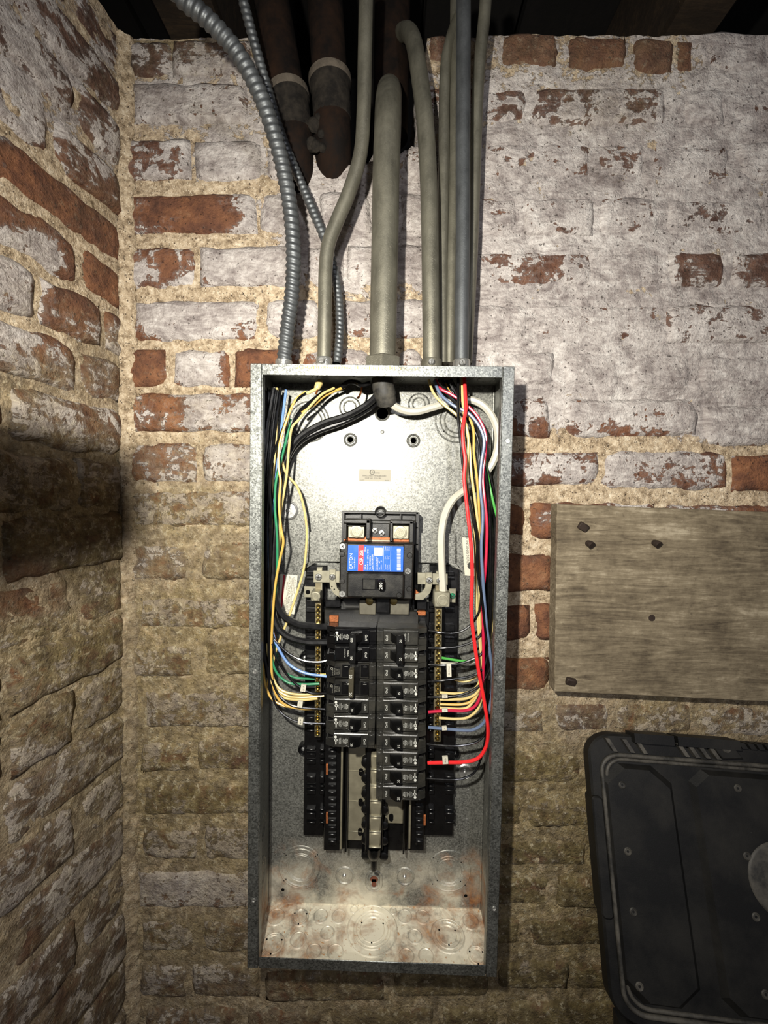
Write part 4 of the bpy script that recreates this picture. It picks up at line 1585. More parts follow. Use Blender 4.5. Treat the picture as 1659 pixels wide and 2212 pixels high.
# pressed steel pan the base sits on
b = B()
q = [at(u, v, .014) for u, v in ((668, 1150), (984, 1152), (984, 1216), (668, 1212))]
b.add(q + [p + Vector((0, .0022, 0)) for p in q], [(0, 3, 2, 1), (3, 7, 6, 2), (0, 4, 7, 3), (1, 2, 6, 5)])
q2 = [at(668, 1212, .014), at(684, 1213, .014), at(664, 1226, .022), at(647, 1232, .016)]
b.add(q2, [(0, 3, 2, 1)])
q3 = [at(968, 1216, .014), at(984, 1217, .014), at(996, 1232, .018), at(978, 1226, .022)]
b.add(q3, [(0, 3, 2, 1)])
b.out('mounting_pan', M['galv'], bus, smooth=False)
for side, (u0, u1, u2) in enumerate(((658, 702, 738), (985, 922, 886))):
    b = B()
    bx(b, u0, u1, 1222, 1806 if side == 0 else 1806, .0016, .016, .001)
    o = b.out('side_rail', M['black_soft'], bus)
    b = B()
    bx(b, u1, u2, 1300, 1838, .0016, .024, .001)
    o2 = b.out('inner_rail', M['black_soft'], bus)
    ua, ub = (661, 681) if side == 0 else (962, 982)
    uc, ud = (690, 700) if side == 0 else (926, 938)
    y = 1236
    ws = [14, 6, 26, 8, 18]
    k = 0
    while y < 1795:
        hgt = ws[k % 5] * .55
        if k % 4 != 2:
            for (p0_, p1_, h_) in ((ua, ub, .021), (uc, ud, .023)):
                b = B()
                bx(b, p0_, p1_, y, y + hgt, .015, h_, .0006)
                b.out('moulded_rib', M['black_soft'], o)
        y += hgt + 5 + (14 if k % 4 == 2 else 0)
        k += 1
    uu = (708, 726) if side == 0 else (898, 914)
    y = 1622
    while y < 1826:
        b = B()
        bx(b, uu[0], uu[1], y, y + 9, .023, .028, .0008)
        b.out('moulded_rib', M['black_soft'], o2)
        y += 15
    for y in (1660, 1765) if side == 0 else (1770,):
        u_ = 706 if side == 0 else 917
        b = B()
        bx(b, u_ - 2, u_ + 3, y - 9, y + 14, .024, .0265, .0004)
        b.out('copper_tab', M['rustcu'], o2)
    for (u, v) in (((660, 1417), (657, 1612)) if side == 0 else ((985, 1425), (980, 1620))):
        b = B()
        c = at(u, v, .004)
        b.lathe(c, NB, [(.0085, -.003), (.0085, .010), (.0072, .012), (.0060, .006), (0, .006)], 24)
        e_ = b.out('mounting_ear', M['black_soft'], bus)
        b = B()
        b.lathe(c + Vector((0, -.006, 0)), NB, [(.003, 0), (.0028, .002), (0, .003)], 12)
        b.out('screw', M['zinc'], e_)
# centre trough
b = B()
bx(b, 738, 886, 1320, 1836, .0016, .010, .001)
b.out('trough', M['black_soft'], bus)
def pieces(name, mat, parent, quads, bev=.001):
    o = None
    for q in quads:
        b = B()
        bx(b, *q, bev)
        o = b.out(name, mat, parent)
    return o


pieces('divider', M['black_soft'], bus, [(u0, u1, 1606, v1, .008, .034) for u0, u1, v1 in ((746, 750.5, 1842), (790, 795, 1846), (872, 876, 1846))], .0006)
pieces('bus_edge_strip', M['tin'], bus, ((735.5, 739.5, 1606, 1835, .02, .036), (883, 887.5, 1728, 1834, .02, .036)), .0005)
pieces('bus_plate', M['tin'], bus, ((832, 871, 1724, 1779, .014, .020),), .0008)
pl = pieces('bus_plate', M['tin'], bus, ((752, 789, 1606, 1816, .014, .020),), .0008)
pieces('pressed_line', M['lug'], pl, [(753, 782, v, v + 1.6, .0195, .0206) for v in (1665, 1730, 1796)], .0002)
for (u, v) in ((780, 1668), (779, 1733), (778, 1797), (845, 1766)):
    c = at(u, v, .0202)
    b = B()
    ringpoly(b, c, [(stadium(.0036, .0030), 0), (stadium(.0030, .0028), .0012), (stadium(.0020, .0026), .0002)])
    b.add([Vector((c.x + x, c.y - .0004, c.z + z)) for x, z in stadium(.0021, .0026)], [tuple(range(22))])
    b.out('slot', M['hole'], pl)
# scalloped insulator beside the stabs
for k in range(7):
    b = B()
    v = 1640 + k * 33.5
    c = at(791, v + 8, .030)
    b.lathe(c, NB, [(.0078, -.022), (.0078, 0), (.006, .001), (0, .001)], 18)
    if k > 2:
        c = at(829, v + 10, .030)
        b.out('insulator', M['black_soft'], bus)
        b = B()
        b.lathe(c, NB, [(.0070, -.022), (.0070, 0), (.005, .001), (0, .001)], 18)
    b.out('insulator', M['black_soft'], bus)
b = B()
bx(b, 791, 829, 1606, 1838, .008, .036, .001)
b.out('stab_spine', M['black_soft'], bus)
for k in range(6):
    v = 1632 + k * 33.6
    sh = -k * .75
    b = B()
    x0, x1, z0, z1 = bx(b, 801 + sh, 826 + sh, v, v + 31, .036, .050, .0022)
    b.out('bus_stab', M['tin'], bus)
    b = B()
    bx(b, 800.5 + sh, 826.5 + sh, v + 30, v + 33, .036, .052, .0007)
    b.out('stab_lip', M['lug'], bus)
c = at(808, 1836, .034)
b = B()
b.lathe(c, (0, 0, -1), [(.0110, -.006), (.0112, .004), (.0085, .012), (.0052, .0145), (.0050, .030), (.0042, .0325), (0, .033)], 20)
b.out('end_pin', M['black_soft'], bus)
# cross web under the main breaker
b = B()
bx(b, 700, 905, 1318, 1350, .008, .040, .0015)
b.out('cross_web', M['black'], bus)
pieces('line_terminal', M['shaded_metal'], bus, ((776, 812, 1296, 1328, .02, .046), (842, 884, 1296, 1328, .02, .046)))
for u in (798, 850):
    b = B()
    b.lathe(at(u, 1298, .047), NB, [(.0062, 0), (.0058, .0022), (.003, .003), (0, .003)], 18)
    b.out('brass_screw', M['brass'], bus)
b = B()
bx(b, 812, 842, 1290, 1324, .02, .054, .001)
b.out('barrier', M['black_soft'], bus)
pieces('tarnished_tab', M['rustcu'], bus, ((711, 731, 1330, 1344, .03, .044), (899, 920, 1321, 1330, .03, .040)))
pieces('pad', M['black_soft'], bus, ((702, 735, 1296, 1312, .016, .036), (890, 922, 1294, 1318, .016, .036)))

# neutral bars
for side, (ua, ub, va, vb, s0) in enumerate(((681.5, 694, 1300, 1592, 1310), (941, 955.5, 1312, 1602, 1322))):
    b = B()
    du = -2.0 if side == 0 else -4.0
    p0, p1 = at((ua + ub) / 2, va - 60, .046), at((ua + ub) / 2 + du, vb, .046)
    w2 = (at(ub, va, .046).x - at(ua, va, .046).x) / 2
    tdir = (p1 - p0)
    vs = []
    for p in (p0, p1):
        for dx, dy in ((-w2, .012), (w2, .012), (w2, 0), (-w2, 0)):
            vs.append(p + Vector((dx, dy, 0)))
    b.add(vs, [(0, 1, 2, 3), (7, 6, 5, 4), (3, 2, 6, 7), (1, 0, 4, 5), (2, 1, 5, 6), (0, 3, 7, 4)])
    bar = b.out('neutral_bar', M['bar'], bus, smooth=False)
    n = 26
    for k in range(n):
        v = s0 + (vb - 8 - s0) * k / (n - 1)
        u = (ua + ub) / 2 + du * (v - va + 60) / (vb - va + 60) + random.uniform(-.5, .5)
        c = at(u, v, .0462)
        b = B()
        b.lathe(c + Vector((0, .002, 0)), (random.uniform(-.1, .1), -1, random.uniform(-.1, .1)), [(.0039, 0), (.0039, .0030), (.0030, .0048), (.0014, .0046), (.0012, .003), (0, .003)], 10)
        s_ = b.out('screw', M['brass'], bar, sharp=30)
    # stand-off feet
    pieces('bar_foot', M['black_soft'], bar, [(ua - 1, ub + 1 + du, v, v + 14, .014, .035) for v in (1370, 1480, 1585)])

# neutral straps and lugs
def strap(poly, h0, h1, name, mat='lug'):
    pts = [at(u, v, h1) for u, v in poly]
    pl = [(p.x, p.z) for p in pts]
    ar = sum(pl[i][0] * pl[(i + 1) % len(pl)][1] - pl[(i + 1) % len(pl)][0] * pl[i][1] for i in range(len(pl)))
    if ar < 0:
        pl = pl[::-1]
    b = B()
    b.prism(pl, -h0, -h1, .0004)
    return b.out(name, M[mat], bus)


def lug_screw(u, v, h, r, parent, mat='zinc', hexs=False):
    c = at(u, v, h)
    b = B()
    if hexs:
        b.lathe(c, NB, [(r * 1.35, 0), (r * 1.3, .0008), (r * 1.0, .0010), (r * .95, -.0005), (r * .62, -.0008), (r * .55, .0004), (r * .32, .0004), (r * .25, -.001), (0, -.001)], 24)
    else:
        b.lathe(c, NB, [(r, 0), (r * .97, .0016), (r * .8, .0030), (0, .0034)], 20)
    o = b.out('screw', M[mat], parent)
    if not hexs:
        slot_mark(o, c, NB, r, .0034, random.uniform(0, 3), M['dark_ink'], cross=True)
    return o


st = strap([(677, 1233), (740, 1234), (740, 1259), (677, 1258)], .046, .050, 'neutral_strap')
lug_screw(688, 1246, .050, .0056, st)
st2 = strap([(711, 1230), (725, 1230), (725, 1256), (728, 1270), (740, 1282), (740, 1294), (722, 1284), (713, 1270), (711, 1252)], .050, .0535, 'curved_link')
lug_screw(718, 1246, .0535, .0050, st2)
for (u, v) in ((717, 1267), (722, 1273)):
    b = B()
    b.lathe(at(u, v, .0537), NB, [(.0012, 0), (0, .0001)], 10)
    b.out('pinhole', M['hole'], st2)
st = strap([(684, 1226), (696, 1226), (696, 1276), (684, 1276)], .040, .0455, 'bar_neck')
st = strap([(657, 1267), (684, 1268), (684, 1291), (657, 1290)], .034, .038, 'lug_tab')
b = B()
b.lathe(at(665, 1279, .0383), NB, [(.0036, 0), (0, .0001)], 18)
b.out('hole', M['hole'], st)
b = B()
bx(b, 671, 691, 1278, 1299, .038, .062, .0012)
lg = b.out('neutral_lug', M['lug'], bus)
lug_screw(682, 1288, .0622, .0052, lg, 'lug', True)
st = strap([(902, 1237), (967, 1240), (967, 1264), (902, 1262)], .046, .050, 'neutral_strap')
st2 = strap([(920, 1237), (934, 1237), (934, 1262), (930, 1280), (914, 1296), (896, 1296), (896, 1284), (910, 1280), (918, 1270), (920, 1254)], .050, .0535, 'curved_link')
lug_screw(927, 1253, .0535, .0052, st2)
st = strap([(896, 1272), (906, 1282), (904, 1296), (894, 1294)], .045, .0505, 'corroded_link', 'rustcu')
lug_screw(949, 1254, .050, .0050, st)
st = strap([(942, 1234), (956, 1234), (956, 1276), (942, 1276)], .040, .0455, 'bar_neck')
st = strap([(970, 1272), (985, 1272), (984, 1302), (970, 1301)], .036, .040, 'lug_tab')
lug_screw(977, 1287, .040, .0046, st, 'green_screw')
b = B()
bx(b, 938, 972, 1279, 1312, .036, .060, .0014)
lg = b.out('neutral_lug', M['lug'], bus)
lug_screw(956, 1297, .0602, .0072, lg, 'lug', True)

# ------------------------------------------------------------------ main breaker
mb = thing('main_breaker', 'large black main breaker with blue and red label at the head of the bus', 'breaker', at(815, 1295, .03))
b = B()
bx(b, 738, 904, 1107, 1330, .012, .024, .003)
base = b.out('base_plate', M['black'], mb)
for (u0, u1, v0, v1) in ((738, 744, 1107, 1170), (896, 904, 1107, 1330), (738, 904, 1105, 1110), (778, 781, 1110, 1130), (864, 867, 1110, 1130), (894, 904, 1138, 1142), (894, 904, 1174, 1178)):
    pieces('flange_rib', M['black'], base, ((u0, u1, v0, v1, .022, .036),), .0006)
c = at(822, 1105, .022)
b = B()
b.lathe(c, NB, [(.0086, -.01), (.0086, .014), (.0074, .0155), (.0060, .0150), (.0056, .008), (0, .008)], 28)
ear = b.out('mounting_ear', M['black'], mb)
b = B()
b.lathe(c + Vector((0, -.008, 0)), NB, [(.0050, 0), (.0049, .0022), (.0036, .0036), (.0024, .0034), (.002, .0018), (0, .0018)], 18)
b.out('screw', M['zinc'], ear)
b = B()
bx(b, 742, 898, 1124, 1176, .022, .046, .0012)
deck = b.out('terminal_deck', M['black'], mb)
# lug housings: left is a proud open frame, right a recessed pocket
b = B()
for q in ((742, 800, 1122, 1131, .040, .074), (742, 749, 1122, 1165, .040, .070), (790, 800, 1122, 1165, .040, .074), (749, 790, 1134, 1138, .046, .064)):
    bx(b, *q, .0012)
b.out('lug_frame', M['black'], mb)
b = B()
for q in ((842, 849, 1126, 1170, .040, .066), (884, 893, 1126, 1172, .040, .066), (842, 893, 1124, 1132, .040, .066)):
    bx(b, *q, .001)
b.out('lug_frame', M['black'], mb)
for (u0, u1, v0, v1, us, vs_) in ((752, 787, 1137, 1162, 770, 1148), (848, 883, 1136, 1164, 865, 1150)):
    b = B()
    bx(b, u0, u1, v0, v1, .040, .062, .0008)
    lg = b.out('line_lug', M['lug'], mb)
    lug_screw(us, vs_, .0623, .0072, lg, 'lug', True)
b = B()
bx(b, 800, 842, 1130, 1162, .040, .054, .001)
cen = b.out('centre_block', M['black'], mb)
for (u, v) in ((810, 1146), (824.5, 1151)):
    lug_screw(u, v, .054, .0050, cen)
b = B()
bx(b, 742, 892, 1160, 1172, .040, .056, .001)
b.out('line_strap', M['rustcu'], mb)
b = B()
bx(b, 788, 846, 1166, 1172, .05, .0575, .0005)
b.out('strap_edge', M['tin'], mb)
b = B()
bx(b, 733, 893, 1172, 1294, .024, .078, .0022)
body = b.out('body', M['black'], mb)
b = B()
bx(b, 748, 874, 1237, 1293, .074, .084, .003)
face = b.out('handle_face', M['black'], mb)
b = B()
bx(b, 749, 873, 1174, 1237, .076, .0805, .0015)
lf = b.out('label_face', M['black'], mb)
HL = .0806
lab = label_plate(lf, 'rating_label', [at(*p, HL) for p in ((752, 1177.5), (871.5, 1180.5), (870.5, 1235), (750.5, 1233))], M['blue'], .0004)
b = B()
q = [at(*p, HL + .0006) for p in ((774.5, 1178), (786, 1178.5), (784.5, 1233.8), (773, 1233.5))]
b.add(q, [(0, 3, 2, 1)])
b.out('red_band', M['red_label'], lab, smooth=False)
b = B()
U = math.pi / 2
z_ = HL + .0009
TB = lambda tx, s_, u, v, al='LEFT', sx=1.0: b.text(tx, s_, at(u, v, z_), U, al, sx=sx)
TB('E·T·N' if False else 'EATON', .0066, 758, 1228, 'LEFT', 1.02)
TB('Circuit Breaker', .0026, 765.5, 1228)
TB('CSR 25k', .0072, 780.3, 1220, 'LEFT', .86)
TB('200 A', .0032, 789, 1231)
TB('2 Pole', .0032, 789, 1193)
TB('120/240 V~  60Hz  40°C', .0030, 794, 1231)
TB('Cat  CSR2200N', .0030, 799, 1231)
TB('Style 7803C87G83', .0030, 804, 1231)
TB('Interrupting Capacity', .0022, 812, 1231)
TB('RMS Sym. Amperes', .0022, 815.5, 1231)
TB('Volt          kA', .0022, 819.5, 1231)
TB('120/240 ~    25', .0022, 823.5, 1231)
for v in (1231, 1208, 1190):
    TB({1231: 'Terminal', 1208: 'Wire', 1190: 'Torque'}[v], .0022, 832, v)
    TB({1231: '2/0 Line', 1208: 'Cu-Al', 1190: '250 in'}[v], .0022, 836, v)
    TB({1231: '1-2 Load', 1208: '75°C', 1190: '28 Nm'}[v], .0022, 840, v)
b.out('lettering', M['white_ink'], lab, smooth=False)
b = B()
for u in (808, 828.5, 844.5):
    q = [at(*p, z_) for p in ((u - .3, 1180), (u + .3, 1180), (u - .7, 1233), (u - 1.3, 1233))]
    b.add(q, [(0, 3, 2, 1)])
v = 1185
rr = random.Random(3)
while v < 1231:
    h_ = rr.choice((.5, .9, 1.5, .6))
    if 1185 <= v < 1186 or v > 1226:
        h_ = 5.5
    q = [at(*p, z_) for p in ((857.5, v), (865.5, v), (865.5, v + h_), (857.5, v + h_))]
    b.add(q, [(0, 3, 2, 1)])
    v += h_ + rr.choice((.5, .7, 1.0))
b.out('bar_pattern', M['white_ink'], lab, smooth=False)
b = B()
cp = at(817.5, 1192, HL + .0007)
ol = [(cp.x + x, cp.z + y) for x, y in [(a * .0052 + sx_ * .0008, c_ * .0050 + sy_ * .0008) for a, c_, sx_, sy_ in ((1, -1, 1, -.3), (1, 1, 1, .3), (1, 1, .3, 1), (-1, 1, -.3, 1), (-1, 1, -1, .3), (-1, -1, -1, -.3), (-1, -1, -.3, -1), (1, -1, .3, -1))]]
b.prism(ol, cp.y + .0002, cp.y)
b.out('white_patch', M['paper'], lab, smooth=False)
for (u, v) in ((740, 1180), (739, 1283), (881, 1234)):
    c = at(u, v, .0782)
    b = B()
    b.lathe(c, NB, [(.0046, 0), (.0042, .0008), (0, .0008)], 18)
    o = b.out('cover_screw', M['zinc'], body)
    slot_mark(o, c, NB, .0038, .0008, random.uniform(0, 3), M['dark_ink'], cross=True)
for (u, v) in ((739, 1197), (739, 1256), (885, 1200), (884, 1273), (862, 1286)):
    b = B()
    b.lathe(at(u, v, .0782 if v != 1286 else .0842), NB, [(.0042, 0), (.0038, .0005), (.0034, 0), (0, .0001)], 18)
    b.out('blank_plug', M['black'], body)
b = B()
bx(b, 782, 831, 1250, 1275, .0835, .0846, .0004)
b.out('handle_slot', M['breaker_gloss'], face)
b = B()
bx(b, 784, 810, 1252, 1273, .084, .0852, .0004)
b.out('slot_ramp', M['breaker'], face)
b = B()
bx(b, 815, 830, 1252, 1276, .084, .099, .003)
hd = b.out('handle', M['toggle'], mb)
b = B()
b.text('200', .0066, at(822.5, 1266, .0994), U)
b.out('lettering', M['white_ink'], hd, smooth=False)
b = B()
b.text('OFF', .0052, at(785, 1283, .0846), U)
b.text('TRIP', .0052, at(806, 1286, .0846), U)
b.out('moulded_lettering', M['breaker'], face, smooth=False)

# ------------------------------------------------------------------ branch breakers
HB = .070
LX = .0745
SLOT = .0254
zA, zB_ = at(868, 1377, HB).z, at(866, 1713, HB).z
SLOT = (zA - zB_) / 9


def face_print(b, x0, y, z, dirn):
    """the little block of printed ratings; reads along local z"""
    a = U * dirn
    rows = (('EATON', .0034), ('TYPE BR', .0026), ('120/240 V~', .0021), ('10 kA', .0021), ('Cu/Al 60/75°C', .0021), ('HACR SWD', .0021), ('25 in-lb', .0021))
    for k, (tx, s_) in enumerate(rows):
        b.text(tx, s_, (x0 + k * .0026, y, z), a, 'CENTER')


def breaker_proto(kind, amp, side):
    """local: x from the inner end (0) to the terminal end, y=0 at the bus, front at -y"""
    root = bpy.data.objects.new('circuit_breaker', None)
    root.empty_display_size = .01
    C.objects.link(root)
    poles = 1 if kind == 'single' else 2
    sx = 1 if side == 'right' else -1          # mirrored along x for the left column
    dirn = 1 if side == 'right' else -1
    D = HB - .026
    pm = {'single': M['breaker'], 'double': M['breaker'], 'hundred': M['breaker_gloss'], 'wide': M['black']}[kind]
    zc = [0] if poles == 1 else [0, -SLOT]
    body, plate, term, ink = B(), B(), B(), B()
    hole = B()

    def Q(bb, x0, x1, y0, y1, z0, z1, bev=.0006):
        bb.box(sx * x0, sx * x1, y0, y1, z0, z1, bev)
    for z in zc:
        hz = SLOT / 2 - .0003
        Q(body, .0, LX - .0135, -D + .003, 0, z - hz, z + hz, .0007)
        Q(body, .0, .0100, -D + .0010, -D + .004, z - hz * .62, z + hz * .62, .0005)
        Q(body, .0035, .0100, -D + .0022, -D + .004, z - hz, z + hz, .0005)
        # raised face
        Q(plate, .0098, .0615, -D - .0005, -D + .0036, z - hz + .0022, z + hz - .0008, .0010)
        if kind != 'wide':                       # sloping upper edge of the face catches the light
            za, zb = z + hz - .0034, z + hz - .0008
            xs_ = (sx * .0104, sx * .0610)
            x0, x1 = min(xs_), max(xs_)
            plate.add([(x0, -D - .0012, za), (x1, -D - .0012, za), (x1, -D + .0006, zb), (x0, -D + .0006, zb), (x0, -D + .001, za), (x1, -D + .001, za)],
                      [(0, 1, 2, 3), (0, 4, 5, 1), (0, 3, 4), (1, 5, 2)])
        if kind in ('single', 'double'):
            s_ = -1 if side == 'right' else 1
            Q(plate, .0395, .0445, -D - .0012, -D, z - (hz - .0042) - .0012, z - (hz - .0042) + .0012, .0004)
            Q(plate, .0105, .0612, -D - .0009, -D, z - (hz - .0030) - .0003, z - (hz - .0030) + .0003, .0002)
        # terminal end: sloping cheek with a wire window
        for (a0, a1) in ((-hz, -hz * .30), (hz * .42, hz)):
            x0, x1 = sx * (LX - .0140), sx * LX
            y0, y1 = -D + .0020, -D + .0090
            vs = [(x0, y0, z + a0), (x1, y1, z + a0), (x1, 0, z + a0), (x0, 0, z + a0), (x0, y0, z + a1), (x1, y1, z + a1), (x1, 0, z + a1), (x0, 0, z + a1)]
            fs = [(0, 1, 2, 3), (7, 6, 5, 4), (0, 4, 5, 1), (1, 5, 6, 2), (2, 6, 7, 3), (3, 7, 4, 0)]
            if sx > 0:
                fs = [f[::-1] for f in fs]
            term.add(vs, [f[::-1] for f in fs])
        Q(term, LX - .0140, LX - .0035, -D + .0125, 0, z - hz * .3, z + hz * .42, 0)
        Q(hole, LX - .0105, LX - .0032, -D + .0120, -D + .02, z - hz * .22, z + hz * .34, 0)
    o_body = body.out('body', pm, root)
    o_plate = plate.out('face', pm, root)
    term.out('terminal_end', pm, root, smooth=False)
    hole.out('wire_window', M['hole'], root, smooth=False)
    yp = -D - .0010
    # handles
    if kind == 'wide':
        for z in zc:
            bb = B()
            Q(bb, .0525, .0690, -D - .0006, -D, z - .0082, z + .0062, .0004)
            o = bb.out('rating_sticker', M['toggle'], root)
            ink2 = B()
            ink2.text('ARC-FAULT', .0019, (sx * .064, -D - .0009, z - .002), U * dirn)
            for k in range(5):
                ink2.text(('EATON BRAF', '120 V~ 60Hz', '20 A 10 kA', 'Cu/Al 75°C', 'TYPE BRL')[k], .0018, (sx * (.061 - k * .0018), -D - .0009, z - .001), U * dirn)
            ink2.lathe((sx * .0655, -D - .0008, z + .0035), NB, [(.0019, 0), (.0019, .0001), (.0012, .0001), (.0012, 0)], 16, cap=False)
            ink2.out('lettering', M['grey_ink'], o, smooth=False)
            bb = B()
            Q(bb, .036, .0500, -D - .0014, -D, z - .0085, z + .0100, .0006)
            Q(bb, .0105, .0220, -D - .0012, -D, z - .0085, z + .0100, .0006)
            bb.out('raised_pad', M['breaker_gloss'], root)
            ink.text('—', .005, (sx * .0160, -D - .0016, z + .0078), 0)
            ink.text('—', .005, (sx * .0440, -D - .0018, z + .0078), 0)
            ink.text(amp, .0056, (sx * .0375 if False else sx * .0360, -D - .0132, z - .0015 - .001), U * dirn)
        bb = B()
        Q(bb, .0315, .0392, -D - .0128, -D, -SLOT - .0088, .0068, .0012)
        o = bb.out('handle', M['toggle_worn'], root)
        bb = B()
        Q(bb, .0235, .0312, -D - .0006, -D + .002, -SLOT - .009, .0085, .0005)
        bb.out('handle_well', M['toggle'], root)
        bb = B()
        bb.lathe((sx * .0405, -D - .0005, -SLOT + .0075), NB, [(.0012, 0), (.001, .0018), (0, .002)], 10)
        bb.out('test_button', M['white_ink'], root)
        ink.out('lettering', M['white_ink'], o, smooth=False)
        return root
    for z in zc:
        bb = B()
        # rocking handle: a wedge leaning to the terminal side
        x0, x1, x2, x3 = sx * .0200, sx * .0375, sx * .0295, sx * .0370
        zz0, zz1 = z - .0052, z + .0070
        yb, yt = -D, -D - .0125
        vs = []
        for zq, k in ((zz0, 0), (zz1, 0)):
            vs += [(x0, yb, zq), (x1, yb, zq), (x3, yt, zq * .0 + zq + (.0006 if zq == zz0 else -.0022)), (x2, yt, zq + (.0006 if zq == zz0 else -.0022)), (sx * .0225, -D - .0050, zq)]
        fs = [(0, 1, 2, 3, 4), (9, 8, 7, 6, 5), (1, 6, 7, 2), (2, 7, 8, 3), (3, 8, 9, 4), (4, 9, 5, 0)]
        if sx < 0:
            fs = [f[::-1] for f in fs]
        bb.add(vs, fs)
        hd_ = bb.out('handle', M['toggle'], root, smooth=False)
        ink = B()
        ink.text(amp, .0052, (sx * .0333, yt - .0004, z + .0005), U * dirn, sx=.9)
        ink.out('lettering', M['white_ink'], hd_, smooth=False)
    if poles == 2:
        bb = B()
        Q(bb, .0288, .0392, -D - .0150, -D - .0105, -SLOT - .0090, .0085, .0010)
        tie = bb.out('handle_tie', M['toggle'], root)
        ink = B()
        for z in zc:
            ink.text(amp, .0052, (sx * .0352, -D - .0154, z - .0005), U * dirn, sx=.9)
        ink.out('lettering', M['white_ink'], tie, smooth=False)
    ink = B()
    for i, z in enumerate(zc):
        ink.text('On/I', .0048, (sx * .0150, yp - .0003, z - .0010), U * dirn)
        pr = (i == 0) if kind == 'hundred' else (i == len(zc) - 1)
        if pr:
            a = U * dirn
            rows = (('BR120', .0020), ('EATON', .0024), ('TYPE BR', .0020), ('120/240 V~', .0016), ('10 kA', .0016), ('Cu/Al 60/75°C', .0016), ('HACR SWD', .0016), ('25 in-lb', .0016))
            for k, (tx, s_) in enumerate(rows):
                ink.text(tx, s_, (sx * (.0408 + k * .0020), yp - .0003, z - .0008), a)
            ink.lathe((sx * .0580, yp - .0002, z - .0005 * dirn), NB, [(.0023, 0), (.0023, .0001), (.0015, .0001), (.0015, 0)], 18, cap=False)
            ink.text('UL', .0018, (sx * .0580, yp - .0004, z - .0005 * dirn), a)
            ink.lathe((sx * .0585, yp - .0002, z - .0052 * dirn), NB, [(.0020, 0), (.0020, .0001), (0, .0001)], 16)
            ink.box(sx * .0572, sx * .0586, yp - .0004, yp - .0002, z + .0020 * dirn, z + .0062 * dirn)
        else:
            ink.text('OFF/O', .0034, (sx * .0420, yp - .0003, z + .001), U * dirn)
            ink.text('COMMON TRIP', .0019, (sx * .0462, yp - .0003, z + .001), U * dirn)
    ink.out('lettering', M['white_ink'], root, smooth=False)
    return root


def copy_tree(o, parent=None):
    c = o.copy()
    C.objects.link(c)
    c.parent = parent
    for ch in list(o.children):
        copy_tree(ch, c)
    return c


xi_r0, xi_r9 = at(814, 1377, HB - .004).x, at(812.5, 1713, HB - .004).x
xi_l = at(811.5, 1480, HB - .004).x
protos = {}


def place(kind, amp, side, slot, label, group=None):
    key_ = (kind, amp, side)
    if key_ in protos:
        o = copy_tree(protos[key_])
    else:
        o = protos[key_] = breaker_proto(kind, amp, side)
    o.location = ((xi_r0 + (xi_r9 - xi_r0) * slot / 9) if side == 'right' else xi_l, -.026, zA - SLOT * slot)
    tag(o, label, 'breaker', group or 'branch breakers in the panel')
    return o


place('double', '20', 'right', 0, 'double black 20 amp breaker with tied handles, topmost in the right column')
nth = ['directly below the tied double breaker', 'fourth row down', 'fifth row, on the red-wire row', 'on the slate-blue-wire row', 'just below the slate-blue-wire breaker', 'wired with the thick bright red wire', 'second from the bottom', 'lowest of all']
for k, amp in enumerate(('20', '15', '15', '15', '15', '15', '20', '20')):
    place('single', amp, 'right', 2 + k, 'single black %s amp breaker in the right column, %s' % (amp, nth[k]))
place('hundred', '100', 'left', 0, 'glossy black double 100 amp breaker at the top of the left column')
place('wide', '20', 'left', 2, 'double 20 amp breaker with olive bar handle and grey printed stickers, left column')
for k, w_ in enumerate(('directly under the olive-handled double', 'second from the bottom', 'lowest of the left column')):
    place('single', '20', 'left', 4 + k, 'single black 20 amp breaker in the left column, %s' % w_)

# ------------------------------------------------------------------ wiring
def wire(label, color, pts, r=.0020, name='wire', grp=None, h=None, n=8):
    W = path(pts, n, h)
    b = B()
    b.tube(W, r, 8)
    o = b.out(name, WIRE[color])
    tag(o, label, 'wire', grp)
    return o


def marker(w, u, v, hh, txt, du=9, dv=12, h=.056, tilt=0.0):
    """white paper number tag wrapped on a wire (a part of it)"""
    c = at(u, v, h)
    k = (DCAM - h) / F
    ca, sa = math.cos(tilt), math.sin(tilt)
    q = []
    for a, d in ((-du / 2, dv / 2), (du / 2, dv / 2), (du / 2, -dv / 2), (-du / 2, -dv / 2)):
        q.append(Vector((c.x + (a * ca - d * sa) * k, c.y, c.z + (a * sa + d * ca) * k)))
    b = B()
    back_ = [p + Vector((0, .004, 0)) for p in q]
    b.add(q + back_, [(0, 3, 2, 1), (4, 5, 6, 7), (0, 1, 5, 4), (1, 2, 6, 5), (2, 3, 7, 6), (3, 0, 4, 7)])
    o = b.out('number_tag', M['paper'], w, smooth=False)
    o['label'] = 'white paper number tag'
    b = B()
    for i, t in enumerate(txt):
        b.text(t, min(.0050, dv * k * .5), Vector((c.x, c.y - .0003, c.z + (len(txt) - 1) * .0022 - i * .0046)), tilt)
    b.out('lettering', M['dark_ink'], o, smooth=False)


